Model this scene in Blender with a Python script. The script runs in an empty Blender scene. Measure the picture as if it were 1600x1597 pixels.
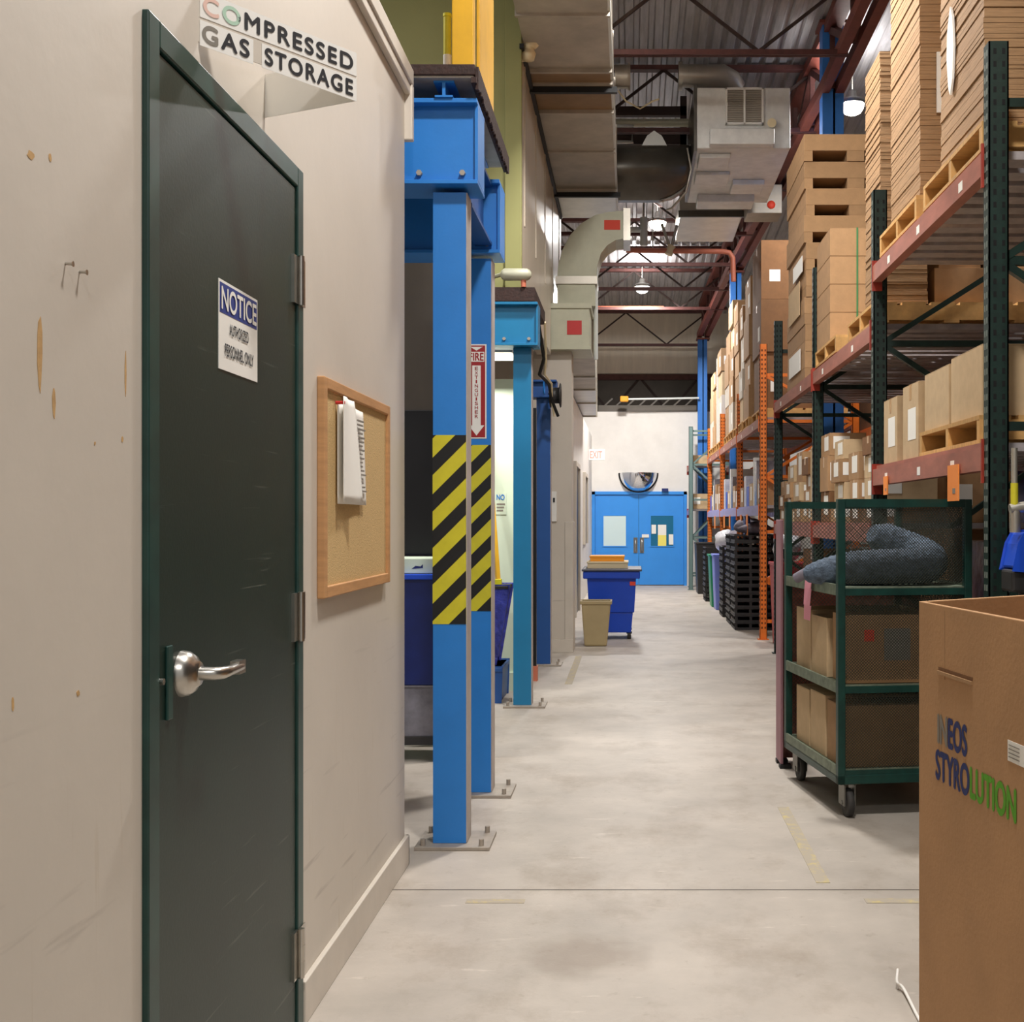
import bpy, math, random
from mathutils import Vector, Matrix
R = random.Random(7)
C = bpy.context.scene.collection
S = bpy.context.scene
F = 1900.0; VX, VY, H = 985.0, 812.0, 1.3      # focal in px (1600 wide frame), vanishing point, eye height

# ---------------------------------------------------------------- camera
cd = bpy.data.cameras.new('camera'); cam = bpy.data.objects.new('camera', cd); C.objects.link(cam)
cam.location = (0, 0, H); cam.rotation_euler = (math.pi/2, 0, 0)
cd.sensor_width = 36.0; cd.sensor_fit = 'HORIZONTAL'; cd.lens = F/1600*36
cd.shift_x = -(VX-800)/1600; cd.shift_y = (VY-798.5)/1600
cd.clip_start = .05; cd.clip_end = 200
S.camera = cam
# ---------------------------------------------------------------- world, exposure
w = bpy.data.worlds.new('world'); S.world = w; w.use_nodes = True
bg = w.node_tree.nodes['Background']; bg.inputs[0].default_value = (1.0, .97, .94, 1); bg.inputs[1].default_value = .42
S.view_settings.view_transform = 'Standard'; S.view_settings.look = 'None'
S.view_settings.exposure = 0.12; S.view_settings.gamma = 1.0; S.view_settings.use_curve_mapping = False

def area(x, y, z, size, power, col=(1, .972, .94), rot=(0, 0, 0), sy=None):
    l = bpy.data.lights.new('lamp_light', 'AREA'); l.energy = power; l.color = col; l.size = size
    if sy: l.shape = 'RECTANGLE'; l.size_y = sy
    o = bpy.data.objects.new('lamp_light', l); C.objects.link(o); o.location = (x, y, z); o.rotation_euler = rot
    return o
LAMPS = [(.62, -2.5, 5.2, 210), (.45, 2.6, 5.2, 225), (.45, 6.9, 5.55, 300), (2.3, 12.6, 5.60, 180),
         (.38, 17.1, 5.48, 250), (.2, 20.8, 5.28, 390), (4.4, 6.0, 5.6, 120), (-3.2, 5.6, 5.4, 170)]  # last entry: unseen lamp added to light the green wall
for x, y, z, p in LAMPS:
    area(x, y, z-.13, .36, p*.62)                                   # the lamp's downlight
    area(x, y, z+.16, .5, p*.08, rot=(math.pi, 0, 0))              # added upward fill to brighten the roof deck
area(0, 27.6, 5.2, .5, 60)                        # unseen lamp added to lift the black zone behind the bulkhead
area(-.45, 9.6, 5.75, .4, 60)                    # lamp over the duct side, hidden above the frame

# ---------------------------------------------------------------- materials
def lin(c): return tuple(((v/255)/12.92 if v/255 <= .04045 else ((v/255+.055)/1.055)**2.4) for v in c)+(1,)
M = {}
def mat(name, rgb, rough=.6, metal=0, var=.0, scale=8, bump=0, bscale=60, stretch=(1, 1, 1), rgb2=None, rnd=0, spec=.5, emit=0, thr=None):
    m = bpy.data.materials.new(name); m.use_nodes = True; nt = m.node_tree; b = nt.nodes['Principled BSDF']
    N = nt.nodes.new; L = nt.links.new
    b.inputs['Roughness'].default_value = rough; b.inputs['Metallic'].default_value = metal
    b.inputs['Specular IOR Level'].default_value = spec
    col = lin(rgb); b.inputs['Base Color'].default_value = col
    if emit:
        b.inputs['Emission Color'].default_value = col; b.inputs['Emission Strength'].default_value = emit
    tc = mp = None
    if var or rgb2 or bump:
        tc = N('ShaderNodeTexCoord'); mp = N('ShaderNodeMapping'); mp.inputs['Scale'].default_value = stretch
        L(tc.outputs['Object'], mp.inputs[0])
    out = None
    if var or rgb2:
        n = N('ShaderNodeTexNoise'); n.inputs['Scale'].default_value = scale; n.inputs['Detail'].default_value = 6
        n.inputs['Roughness'].default_value = .62
        L(mp.outputs[0], n.inputs['Vector'])
        cr = N('ShaderNodeValToRGB'); a, c = thr or (.32, .68)
        cr.color_ramp.elements[0].position = a; cr.color_ramp.elements[1].position = c
        L(n.outputs['Fac'], cr.inputs[0])
        c2 = lin(rgb2) if rgb2 else tuple(v*(1-var) for v in col[:3])+(1,)
        cr.color_ramp.elements[0].color = col if rgb2 else c2
        cr.color_ramp.elements[1].color = c2 if rgb2 else tuple(min(1, v*(1+var)) for v in col[:3])+(1,)
        out = cr.outputs[0]
    if rnd:
        oi = N('ShaderNodeObjectInfo'); hs = N('ShaderNodeHueSaturation'); mr = N('ShaderNodeMapRange')
        mr.inputs[3].default_value = 1-rnd; mr.inputs[4].default_value = 1+rnd
        L(oi.outputs['Random'], mr.inputs[0]); L(mr.outputs[0], hs.inputs['Value'])
        if out: L(out, hs.inputs['Color'])
        else: hs.inputs['Color'].default_value = col
        out = hs.outputs[0]
    if out: L(out, b.inputs['Base Color'])
    if bump:
        n2 = N('ShaderNodeTexNoise'); n2.inputs['Scale'].default_value = bscale; n2.inputs['Detail'].default_value = 3
        L(mp.outputs[0], n2.inputs['Vector']); bp = N('ShaderNodeBump'); bp.inputs['Strength'].default_value = bump
        bp.inputs['Distance'].default_value = .01; L(n2.outputs['Fac'], bp.inputs['Height']); L(bp.outputs[0], b.inputs['Normal'])
    M[name] = m; return m
mat('white_paint', (226, 222, 216), .55, var=.05, scale=3)
mat('trim_paint', (206, 197, 184), .5, var=.06, scale=5)
mat('green_wall', (147, 146, 92), .6, var=.05, scale=2)
mat('pale_wall', (208, 222, 200), .6, var=.04, scale=3)
mat('cream_panel', (196, 184, 166), .32, var=.08, scale=3, stretch=(1, 1, .2), spec=.6)
mat('beige_bulkhead', (226, 216, 198), .7, var=.08, scale=3, stretch=(3, 1, .4))
mat('dark_wall', (74, 66, 58), .8, var=.2, scale=2)
mat('black_panel', (26, 25, 27), .35, var=.3, scale=2, spec=.4)
mat('dusk_panel', (84, 76, 66), .45, var=.15, scale=2)
mat('door_frame_green', (28, 62, 56), .38, var=.25, scale=9)
mat('steel', (190, 186, 178), .28, 1, var=.08, scale=20)
mat('galv', (186, 180, 168), .38, .75, var=.12, scale=4)
mat('galv_box', (222, 222, 218), .5, .08, var=.1, scale=7, bump=.15, bscale=20)
mat('galv_dull', (178, 170, 157), .55, .3, var=.18, scale=3)
mat('rust_panel', (140, 112, 80), .6, .2, var=.2, scale=3)
mat('dark_steel', (92, 88, 80), .32, .5, var=.2, scale=3)
mat('green_duct', (186, 186, 164), .5, .2, var=.08, scale=5)
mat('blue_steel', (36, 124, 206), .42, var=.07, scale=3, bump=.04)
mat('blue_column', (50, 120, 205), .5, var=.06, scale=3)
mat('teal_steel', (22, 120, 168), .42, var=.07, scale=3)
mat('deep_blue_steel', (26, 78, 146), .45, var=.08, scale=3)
mat('lit_side_grey', (176, 166, 160), .6, var=.15, scale=6)
mat('plate_metal', (168, 158, 146), .5, .3, var=.15, scale=12)
mat('black', (14, 14, 15), .6)
mat('black_gloss', (18, 18, 18), .3)
mat('black_plastic', (38, 36, 36), .5, var=.2, scale=10)
mat('rust_brown', (50, 28, 22), .7, var=.4, scale=30, bump=.3)
mat('yellow_paint', (218, 166, 22), .45, var=.1, scale=6)
mat('yellow_bright', (222, 214, 30), .5)
mat('hazard_yellow', (206, 196, 42), .5, var=.07, scale=14)
mat('white', (236, 234, 228), .6)
mat('paper', (235, 232, 224), .8)
mat('ink', (36, 36, 40), .7)
mat('ink_faded', (132, 126, 116), .8)
mat('ink_red_faded', (226, 190, 176), .8); mat('ink_green_faded', (176, 206, 184), .8)
mat('navy', (32, 52, 130), .6); mat('navy_print', (28, 42, 100), .7)
mat('green_print', (86, 158, 20), .7)
mat('red', (196, 38, 34), .5); mat('dark_red', (158, 26, 30), .5); mat('red_orange', (232, 72, 48), .6)
mat('exit_red', (226, 150, 140), .6)
mat('wood', (190, 142, 94), .6, var=.15, scale=5, stretch=(1, 1, 8), bump=.05)
mat('cork', (202, 170, 116), .85, var=.18, scale=160, bump=.25, bscale=250)
mat('kraft', (164, 128, 90), .85, var=.08, scale=14, rnd=.12, bump=.05)
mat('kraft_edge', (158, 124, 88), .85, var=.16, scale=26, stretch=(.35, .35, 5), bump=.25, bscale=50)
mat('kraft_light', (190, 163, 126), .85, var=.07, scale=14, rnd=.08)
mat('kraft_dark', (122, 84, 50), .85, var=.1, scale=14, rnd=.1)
mat('gaylord', (178, 136, 94), .82, var=.07, scale=5, bump=.08, bscale=90)
mat('tape', (188, 150, 104), .3)
mat('pallet_wood', (196, 152, 92), .8, var=.22, scale=9, stretch=(1, 6, 1), rnd=.12)
mat('strap_green', (60, 120, 70), .5)
mat('rack_green', (14, 38, 31), .5, var=.3, scale=24, spec=.4)
mat('hole_black', (6, 6, 6), .9)
mat('rack_worn', (120, 128, 120), .6)
mat('rack_red', (160, 98, 82), .5, var=.2, scale=14, stretch=(1, .3, 1))
mat('rack_red_deep', (150, 46, 26), .5, var=.2, scale=14)
mat('rack_orange', (226, 116, 32), .5, var=.12, scale=12)
mat('rack_lavender', (156, 152, 196), .5, var=.12, scale=12)
mat('rack_greygreen', (96, 120, 118), .5)
mat('deck_grey', (172, 164, 164), .45, .15, var=.2, scale=12)
mat('cart_green', (12, 54, 47), .4, var=.3, scale=16)
mat('cart_shelf', (112, 122, 104), .5, .3, var=.35, scale=22)
mat('mesh_wire', (60, 64, 54), .5, .5)
mat('quilt', (78, 92, 108), .8, var=.5, scale=34, bump=1, bscale=70)
mat('pink', (226, 150, 168), .7)
mat('rubber', (52, 50, 48), .7); mat('caster_metal', (120, 118, 112), .4, .7)
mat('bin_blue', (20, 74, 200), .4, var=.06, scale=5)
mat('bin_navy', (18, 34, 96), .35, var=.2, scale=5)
mat('bin_lid', (76, 78, 92), .5)
mat('wastebasket', (176, 158, 118), .5, var=.06, scale=5)
mat('green_plastic', (18, 140, 92), .4); mat('periwinkle', (124, 140, 226), .45); mat('red_plastic', (178, 24, 40), .45)
mat('clear_plastic', (120, 118, 126), .25, var=.25, scale=9)
mat('bag', (206, 206, 212), .35, var=.2, scale=14, bump=.8, bscale=20)
mat('grey_cloth', (122, 116, 128), .8, var=.3, scale=12, bump=.5, bscale=20)
mat('mauve', (150, 108, 116), .6, var=.12, scale=4)
mat('shrink', (110, 62, 50), .3, var=.5, scale=12, bump=.8, bscale=12)
mat('door_blue', (52, 142, 226), .45, var=.04, scale=3)
mat('door_glass', (206, 226, 226), .2); mat('teal_glass', (24, 104, 140), .2); mat('pale_yellow', (236, 222, 110), .7)
mat('orange_tag', (246, 146, 66), .7); mat('orange', (244, 164, 40), .6); mat('cream', (232, 216, 178), .7)
mat('joist', (84, 46, 42), .6, var=.25, scale=14); mat('joist_dark', (52, 36, 32), .7); mat('girder', (112, 56, 46), .55, var=.15, scale=9)
mat('sprinkler_pipe', (196, 112, 86), .5, var=.1, scale=9)
mat('white_pipe', (214, 218, 214), .4); mat('blue_rag', (40, 84, 170), .7)
mat('mirror', (225, 228, 235), .05, 1)
mat('lens', (255, 246, 232), .5, emit=14); mat('tube_glow', (255, 246, 224), .5, emit=2.2)
mat('lamp_housing', (120, 118, 112), .5, .4)
mat('tape_floor', (196, 180, 126), .8, rgb2=(174, 163, 146), scale=22, thr=(.33, .5))

def wall_mat():
    m = mat('beige_wall', (204, 195, 182), .5, var=.035, scale=2.2, bump=.05, bscale=30)
    nt = m.node_tree; N = nt.nodes.new; L = nt.links.new; b = nt.nodes['Principled BSDF']
    src = b.inputs['Base Color'].links[0].from_socket
    tc = N('ShaderNodeTexCoord')
    def blot(scale, stretch, lo, hi, colr, src, zlo=None, zhi=None, amt=1):
        mp = N('ShaderNodeMapping'); mp.inputs['Scale'].default_value = stretch; mp.inputs['Rotation'].default_value = (.28 if stretch[1] < stretch[2] else 0, 0, 0)
        L(tc.outputs['Object'], mp.inputs[0]); n = N('ShaderNodeTexNoise'); n.inputs['Scale'].default_value = scale; n.inputs['Detail'].default_value = 3
        L(mp.outputs[0], n.inputs['Vector']); mr = N('ShaderNodeMapRange'); mr.inputs[1].default_value = lo; mr.inputs[2].default_value = hi
        mr.inputs[4].default_value = amt
        L(n.outputs['Fac'], mr.inputs[0]); f = mr.outputs[0]
        if zlo is not None:
            sp = N('ShaderNodeSeparateXYZ'); L(tc.outputs['Object'], sp.inputs[0]); z = N('ShaderNodeMapRange')
            z.inputs[1].default_value = zhi; z.inputs[2].default_value = zlo; L(sp.outputs[2], z.inputs[0])
            mu = N('ShaderNodeMath'); mu.operation = 'MULTIPLY'; L(f, mu.inputs[0]); L(z.outputs[0], mu.inputs[1]); f = mu.outputs[0]
        mx = N('ShaderNodeMixRGB'); L(f, mx.inputs[0]); L(src, mx.inputs[1]); mx.inputs[2].default_value = lin(colr); return mx.outputs[0]
    s = blot(3.2, (1, .6, 9), .66, .74, (160, 150, 140), src, .5, 1.2, .5)      # scuffs
    s = blot(4, (1, 14, .8), .66, .72, (176, 158, 128), s, .3, 1.0, .5)          # drips
    L(s, b.inputs['Base Color'])
wall_mat()
def door_mat():
    m = mat('door_green', (27, 46, 39), .4, var=.14, scale=3, spec=.42, bump=.03, bscale=120)
    nt = m.node_tree; N = nt.nodes.new; L = nt.links.new; b = nt.nodes['Principled BSDF']
    src = b.inputs['Base Color'].links[0].from_socket
    tc = N('ShaderNodeTexCoord')
    mp = N('ShaderNodeMapping'); mp.inputs['Scale'].default_value = (1, .5, 14); mp.inputs['Rotation'].default_value = (.5, 0, 0)
    L(tc.outputs['Object'], mp.inputs[0]); n = N('ShaderNodeTexNoise'); n.inputs['Scale'].default_value = 5; n.inputs['Detail'].default_value = 3
    L(mp.outputs[0], n.inputs['Vector']); mr = N('ShaderNodeMapRange'); mr.inputs[1].default_value = .66; mr.inputs[2].default_value = .72; mr.inputs[4].default_value = .35
    L(n.outputs['Fac'], mr.inputs[0]); mx = N('ShaderNodeMixRGB'); L(mr.outputs[0], mx.inputs[0]); L(src, mx.inputs[1]); mx.inputs[2].default_value = lin((110, 116, 108))  # pale diagonal streaks: reflections painted into the door colour
    L(mx.outputs[0], b.inputs['Base Color'])
door_mat()
def floor_mat():
    m = mat('concrete', (180, 171, 160), .5, var=.14, scale=2.2, bump=.05, bscale=80, spec=.35)
    nt = m.node_tree; N = nt.nodes.new; L = nt.links.new; b = nt.nodes['Principled BSDF']
    src = b.inputs['Base Color'].links[0].from_socket
    tc = N('ShaderNodeTexCoord')
    def add(scale, stretch, lo, hi, c, amt, src):
        mp = N('ShaderNodeMapping'); mp.inputs['Scale'].default_value = stretch; L(tc.outputs['Object'], mp.inputs[0])
        n = N('ShaderNodeTexNoise'); n.inputs['Scale'].default_value = scale; n.inputs['Detail'].default_value = 8; n.inputs['Roughness'].default_value = .7
        L(mp.outputs[0], n.inputs['Vector']); mr = N('ShaderNodeMapRange'); mr.inputs[1].default_value = lo; mr.inputs[2].default_value = hi; mr.inputs[4].default_value = amt
        L(n.outputs['Fac'], mr.inputs[0]); mx = N('ShaderNodeMixRGB'); L(mr.outputs[0], mx.inputs[0]); L(src, mx.inputs[1]); mx.inputs[2].default_value = lin(c); return mx.outputs[0]
    s = add(2.2, (1, .7, 1), .50, .72, (146, 132, 116), .75, src)
    s = add(14, (1, 1, 1), .60, .72, (138, 124, 108), .45, s)
    s = add(5, (.6, 3, 1), .62, .70, (222, 212, 200), .5, s)
    # one oily stain in the aisle
    mp = N('ShaderNodeMapping'); mp.inputs['Location'].default_value = (.135, -3.62, 0); L(tc.outputs['Object'], mp.inputs[0])
    mp2 = N('ShaderNodeMapping'); mp2.inputs['Scale'].default_value = (5.8, 6.0, 1); L(mp.outputs[0], mp2.inputs[0])
    nz = N('ShaderNodeTexNoise'); nz.inputs['Scale'].default_value = 9; nz.inputs['Detail'].default_value = 6; L(tc.outputs['Object'], nz.inputs['Vector'])
    va = N('ShaderNodeVectorMath'); va.operation = 'LENGTH'; L(mp2.outputs[0], va.inputs[0])
    ad = N('ShaderNodeMath'); ad.operation = 'ADD'; L(va.outputs['Value'], ad.inputs[0]); L(nz.outputs['Fac'], ad.inputs[1])
    mr = N('ShaderNodeMapRange'); mr.inputs[1].default_value = 1.75; mr.inputs[2].default_value = 1.0; mr.inputs[3].default_value = 0; mr.inputs[4].default_value = .6
    L(ad.outputs[0], mr.inputs[0]); mx = N('ShaderNodeMixRGB'); L(mr.outputs[0], mx.inputs[0]); L(s, mx.inputs[1]); mx.inputs[2].default_value = lin((138, 124, 110))
    L(mx.outputs[0], b.inputs['Base Color'])
floor_mat()

# ---------------------------------------------------------------- mesh helpers
def px(x, Y): return (x-VX)*Y/F
def pz(y, Y): return H+(VY-y)*Y/F
def P(x, y, Y): return Vector((px(x, Y), Y, pz(y, Y)))
class MB:
    def __init__(s): s.v = []; s.f = []; s.m = []; s.s = []
    def add(s, vs, fs, mi=0, sm=False):
        o = len(s.v); s.v += [Vector(v) for v in vs]
        for f in fs: s.f.append([o+i for i in f]); s.m.append(mi); s.s.append(sm)
        return s
    def box(s, x0, x1, y0, y1, z0, z1, mi=0):
        return s.add([(x0, y0, z0), (x1, y0, z0), (x1, y1, z0), (x0, y1, z0), (x0, y0, z1), (x1, y0, z1), (x1, y1, z1), (x0, y1, z1)],
                     [(3, 2, 1, 0), (4, 5, 6, 7), (0, 1, 5, 4), (1, 2, 6, 5), (2, 3, 7, 6), (3, 0, 4, 7)], mi)
    def bar(s, a, b, w, h=None, mi=0, up=(0, 0, 1)):
        a = Vector(a); b = Vector(b); d = (b-a).normalized(); u = Vector(up)
        if abs(d.dot(u)) > .98: u = Vector((0, 1, 0))
        x = d.cross(u).normalized(); z = x.cross(d); h = h or w
        vs = [p+x*sx*w/2+z*sz*h/2 for p in (a, b) for sx, sz in ((-1, -1), (1, -1), (1, 1), (-1, 1))]
        return s.add(vs, [(0, 1, 2, 3), (7, 6, 5, 4), (1, 0, 4, 5), (2, 1, 5, 6), (3, 2, 6, 7), (0, 3, 7, 4)], mi)
    def tube(s, pts, r, n=10, mi=0, cap=True):
        pts = [Vector(p) for p in pts]; rs = r if isinstance(r, (list, tuple)) else [r]*len(pts)
        vs = []; ref = None
        for i, p in enumerate(pts):
            d = (pts[min(i+1, len(pts)-1)]-pts[max(i-1, 0)]).normalized()
            if ref is None: ref = Vector((0, 0, 1)) if abs(d.z) < .9 else Vector((1, 0, 0))
            x = d.cross(ref).normalized(); y = x.cross(d).normalized(); ref = y
            vs += [p+(x*math.cos(2*math.pi*k/n)+y*math.sin(2*math.pi*k/n))*rs[i] for k in range(n)]
        fs = [(i*n+k, i*n+(k+1) % n, (i+1)*n+(k+1) % n, (i+1)*n+k) for i in range(len(pts)-1) for k in range(n)]
        s.add(vs, fs, mi, True)
        if cap: s.add(vs[:n], [tuple(range(n))[::-1]], mi); s.add(vs[-n:], [tuple(range(n))], mi)
        return s
    def prism(s, poly, a, b, axis='y', mi=0):   # poly in the two other axes
        n = len(poly)
        def c(p, t): return {'y': (p[0], t, p[1]), 'x': (t, p[0], p[1]), 'z': (p[0], p[1], t)}[axis]
        return s.add([c(p, a) for p in poly]+[c(p, b) for p in poly],
                     [tuple(range(n)), tuple(range(2*n-1, n-1, -1))]+[(i, (i+1) % n, n+(i+1) % n, n+i) for i in range(n)], mi)
    def lathe(s, prof, c, n=24, mi=0, axis='z', a0=0, a1=2*math.pi):
        c = Vector(c); full = abs(a1-a0-2*math.pi) < 1e-6; m = n if full else n+1
        vs = []
        for r, t in prof:
            for k in range(m):
                a = a0+(a1-a0)*k/n; u, v = r*math.cos(a), r*math.sin(a)
                vs.append(c+Vector({'z': (u, v, t), 'y': (u, t, v), 'x': (t, u, v)}[axis]))
        fs = []
        for i in range(len(prof)-1):
            for k in range(n):
                fs.append((i*m+k, i*m+(k+1) % m, (i+1)*m+(k+1) % m, (i+1)*m+k))
        return s.add(vs, fs, mi, True)
    def xf(s, Mx):
        s.v = [Mx @ v for v in s.v]; return s
    def build(s, name, mats, parent=None, bevel=0, label=None, cat=None, group=None, kind=None, local=False):
        me = bpy.data.meshes.new(name)
        if parent is not None and not local: off = base_of(parent)
        elif parent is None:
            xs = [v.x for v in s.v]; ys = [v.y for v in s.v]; zs = [v.z for v in s.v]
            off = Vector(((min(xs)+max(xs))/2, (min(ys)+max(ys))/2, min(zs)))
            if kind == 'structure': off = Vector((0, 0, 0))
        else: off = Vector((0, 0, 0))
        me.from_pydata([tuple(v-off) for v in s.v], [], s.f)
        for mm in (mats if isinstance(mats, (list, tuple)) else [mats]): me.materials.append(M[mm])
        for p, mi, sm in zip(me.polygons, s.m, s.s): p.material_index = mi; p.use_smooth = sm
        me.update()
        o = bpy.data.objects.new(name, me); C.objects.link(o)
        if parent is not None: o.parent = parent
        else: o.location = off
        if bevel:
            b = o.modifiers.new('bevel', 'BEVEL'); b.width = bevel; b.segments = 2; b.limit_method = 'ANGLE'
        tag(o, label, cat, group, kind)
        return o
def base_of(o):
    v = Vector(o.location)
    while o.parent: o = o.parent; v += Vector(o.location)
    return v
def tag(o, label=None, cat=None, group=None, kind=None):
    if label: o['label'] = label
    if cat: o['category'] = cat
    if group: o['group'] = group
    if kind: o['kind'] = kind
    return o
def thing(name, label, cat, loc, group=None, kind=None, rz=0):
    o = bpy.data.objects.new(name, None); C.objects.link(o); o.location = loc; o.rotation_euler = (0, 0, rz)
    o.empty_display_size = .1
    return tag(o, label, cat, group, kind)
def copy_tree(o, loc=None, label=None):
    def rec(a, par):
        c = a.copy(); C.objects.link(c)
        if par: c.parent = par
        for ch in a.children: rec(ch, c)
        return c
    c = rec(o, None)
    if loc is not None: c.location = loc
    if label: c['label'] = label
    return c
def struct(name, mb, m, label=None, parent=None): return mb.build(name, m, parent, label=label, kind='structure' if parent is None else None)

def text_mb(body, o, r, u, width, height, split=None, n=None, lift=.0012, bold=.02, spacing=1.0):
    """lettering lying in the plane o + r*x + u*y; split = list of (fraction, material index)"""
    cu = bpy.data.curves.new('t', 'FONT'); cu.body = body; cu.space_character = spacing
    ob = bpy.data.objects.new('t', cu); C.objects.link(ob); bpy.context.view_layer.update()
    dg = bpy.context.evaluated_depsgraph_get(); ev = ob.evaluated_get(dg); me = ev.to_mesh()
    vs = [v.co.copy() for v in me.vertices]; fs = [tuple(p.vertices) for p in me.polygons]
    ev.to_mesh_clear(); bpy.data.objects.remove(ob); bpy.data.curves.remove(cu)
    x0 = min(v.x for v in vs); x1 = max(v.x for v in vs); y0 = min(v.y for v in vs); y1 = max(v.y for v in vs)
    o = Vector(o); r = Vector(r).normalized(); u = Vector(u).normalized(); nn = r.cross(u) if n is None else Vector(n)
    mb = MB(); mb.v = [o+r*((v.x-x0)/(x1-x0)*width)+u*((v.y-y0)/(y1-y0)*height)+nn*lift for v in vs]
    base = list(mb.v); k0 = len(base); hb = bold*height*.9; reps = [Vector((0, 0, 0))]
    if bold > 0: reps = [r*(a*hb)+u*(b*hb)+nn*(.00003*i) for i, (a, b) in enumerate(((0, 0), (1, 0), (-1, 0), (0, 1), (0, -1)))]
    mb.v = [v+q for q in reps for v in base]
    for f in [tuple(i+q*k0 for i in f) for q in range(len(reps)) for f in fs]:
        mb.f.append(list(f)); c = sum(((vs[i % k0].x-x0)/(x1-x0) for i in f))/len(f); mi = 0
        if split:
            for fr, k in split:
                if c >= fr: mi = k
        mb.m.append(mi); mb.s.append(False)
    return mb
def quad(o, r, u, wd, ht, mi=0, t=.0008):
    o = Vector(o); r = Vector(r).normalized(); u = Vector(u).normalized(); n = r.cross(u)
    a = [o, o+r*wd, o+r*wd+u*ht, o+u*ht]
    return MB().add([p for p in a]+[p+n*t for p in a], [(3, 2, 1, 0), (4, 5, 6, 7), (0, 1, 5, 4), (1, 2, 6, 5), (2, 3, 7, 6), (3, 0, 4, 7)], mi)

# ================================================================ SETTING
ceilZ = lambda Y: 6.96-.057*Y
chordZ = lambda Y: 6.21-.057*Y
fm = MB(); fm.box(-7, 7, -6, 31, -.1, 0); struct('floor', fm, 'concrete')
WX = -.85
m = MB(); m.box(-1.02, WX, -1.5, 2.137, 0, 2.98); m.box(-1.02, WX, 3.098, 4.575, 0, 2.98); m.box(-1.02, WX, 2.137, 3.098, 2.17, 2.98)
struct('wall_left', m, 'beige_wall')
m = MB(); m.box(WX, WX+.016, 3.125, 4.59, 0, .112); m.box(-1.02, WX+.016, 4.575, 4.59, 0, .112)
m.build('baseboard_left', 'trim_paint', bevel=.003, kind='structure')
m = MB(); m.box(WX, WX+.016, -1.5, 2.11, 0, .112); m.build('baseboard_left', 'trim_paint', bevel=.003, kind='structure')
m = MB(); m.box(-1.03, WX+.03, -1.5, 4.605, 2.94, 3.0); m.box(WX, WX+.022, -1.5, 4.6, 2.9, 2.94)
m.build('trim_1', 'trim_paint', bevel=.004, kind='structure')
m = MB(); m.box(-.9, WX+.03, 4.575, 4.61, 2.73, 2.94); m.build('trim_2', 'trim_paint', bevel=.004, kind='structure')
# roof deck: ribs along the aisle
m = MB(); x = -6.5; top = []
while x < 6.5:
    top += [(x, 0), (x+.075, 0), (x+.09, .035), (x+.135, .035)]; x += .15
ya, yb = -6, 31
vs = [(a, ya, ceilZ(ya)+b) for a, b in top]+[(a, yb, ceilZ(yb)+b) for a, b in top]; n = len(top)
m.add(vs, [(i, i+1, n+i+1, n+i) for i in range(n-1)])
m.add([(a, b, ceilZ(b)+.08) for a, b in ((-7, ya), (7, ya), (7, yb), (-7, yb))], [(0, 1, 2, 3)])
mat('roof_deck', (178, 176, 178), .45, .35, var=.18, scale=5, stretch=(6, .5, 1))
struct('ceiling', m, 'roof_deck')
m = MB(); m.box(6.5, 6.6, -6, 31, 0, 7.2); struct('wall_right', m, 'dark_wall')
m = MB(); m.box(-6.6, -6.5, -6, 31, 0, 7.2); struct('wall_far_left', m, 'beige_wall')
# end wall, with the door opening and the open zone above
EY = 24.0
m = MB(); dx0, dx1, dzt = px(925, EY), px(1073, EY), pz(768, EY)
m.box(-6.5, dx0, EY, EY+.2, 0, 3.43); m.box(dx1, 6.5, EY, EY+.2, 0, 3.43); m.box(dx0, dx1, EY, EY+.2, dzt, 3.43)
struct('wall_end', m, 'white_paint')
m = MB(); m.box(-6.5, 6.5, 25, 25.15, pz(583, 25), 5.68); struct('wall_bulkhead', m, 'beige_bulkhead')
m = MB(); m.box(-6.5, 6.5, 30, 30.2, 0, 6); struct('wall_behind_bulkhead', m, 'dark_wall')
# green upper room over the second mezzanine, its pale panelled side
m = MB(); m.box(-6.5, -.765, 8.45, 8.6, 2.89, 6.5); struct('wall_green', m, 'green_wall')
m = MB(); m.box(-.87, -.755, 8.43, 8.46, 2.89, 6.5); m.build('trim_3', 'green_wall', bevel=.004, kind='structure')
m = MB(); m.box(-.9, -.765, 8.6, 11.7, 2.89, 6.3); m.box(-.9, -.765, 11.7, 13.4, 3.40, 6.3)
for k in range(5): m.box(-.765, -.757, 8.75+k*1.05, 8.79+k*1.05, 3.41, 6.3)
struct('wall_upper_side', m, 'cream_panel')
# frontal return wall and the receding left wall behind it
m = MB(); m.box(-6.5, -.576, 11.9, 12.3, 0, 2.95); struct('wall_return', m, 'beige_wall')
m = MB(); m.box(-1.0, -.76, 12.3, 24, 0, 2.94); struct('wall_back_left', m, 'white_paint')
m = MB(); m.box(-.64, -.56, 11.885, 12.31, 0, 1.28); m.build('trim_4', 'trim_paint', bevel=.003, kind='structure')
m = MB(); m.box(-.8, -.56, 11.87, 11.9, 0, .13); m.build('baseboard_return', 'trim_paint', bevel=.003, kind='structure')
# pale wall under the second mezzanine; wall behind first
m = MB(); m.box(-2.4, -.8, 9.25, 9.4, 0, 2.37); struct('wall_pale', m, 'pale_wall')
m = MB(); m.box(-2.4, -.8, 9.23, 9.25, 0, .14); struct('baseboard_pale', m, 'pale_wall')
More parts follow.
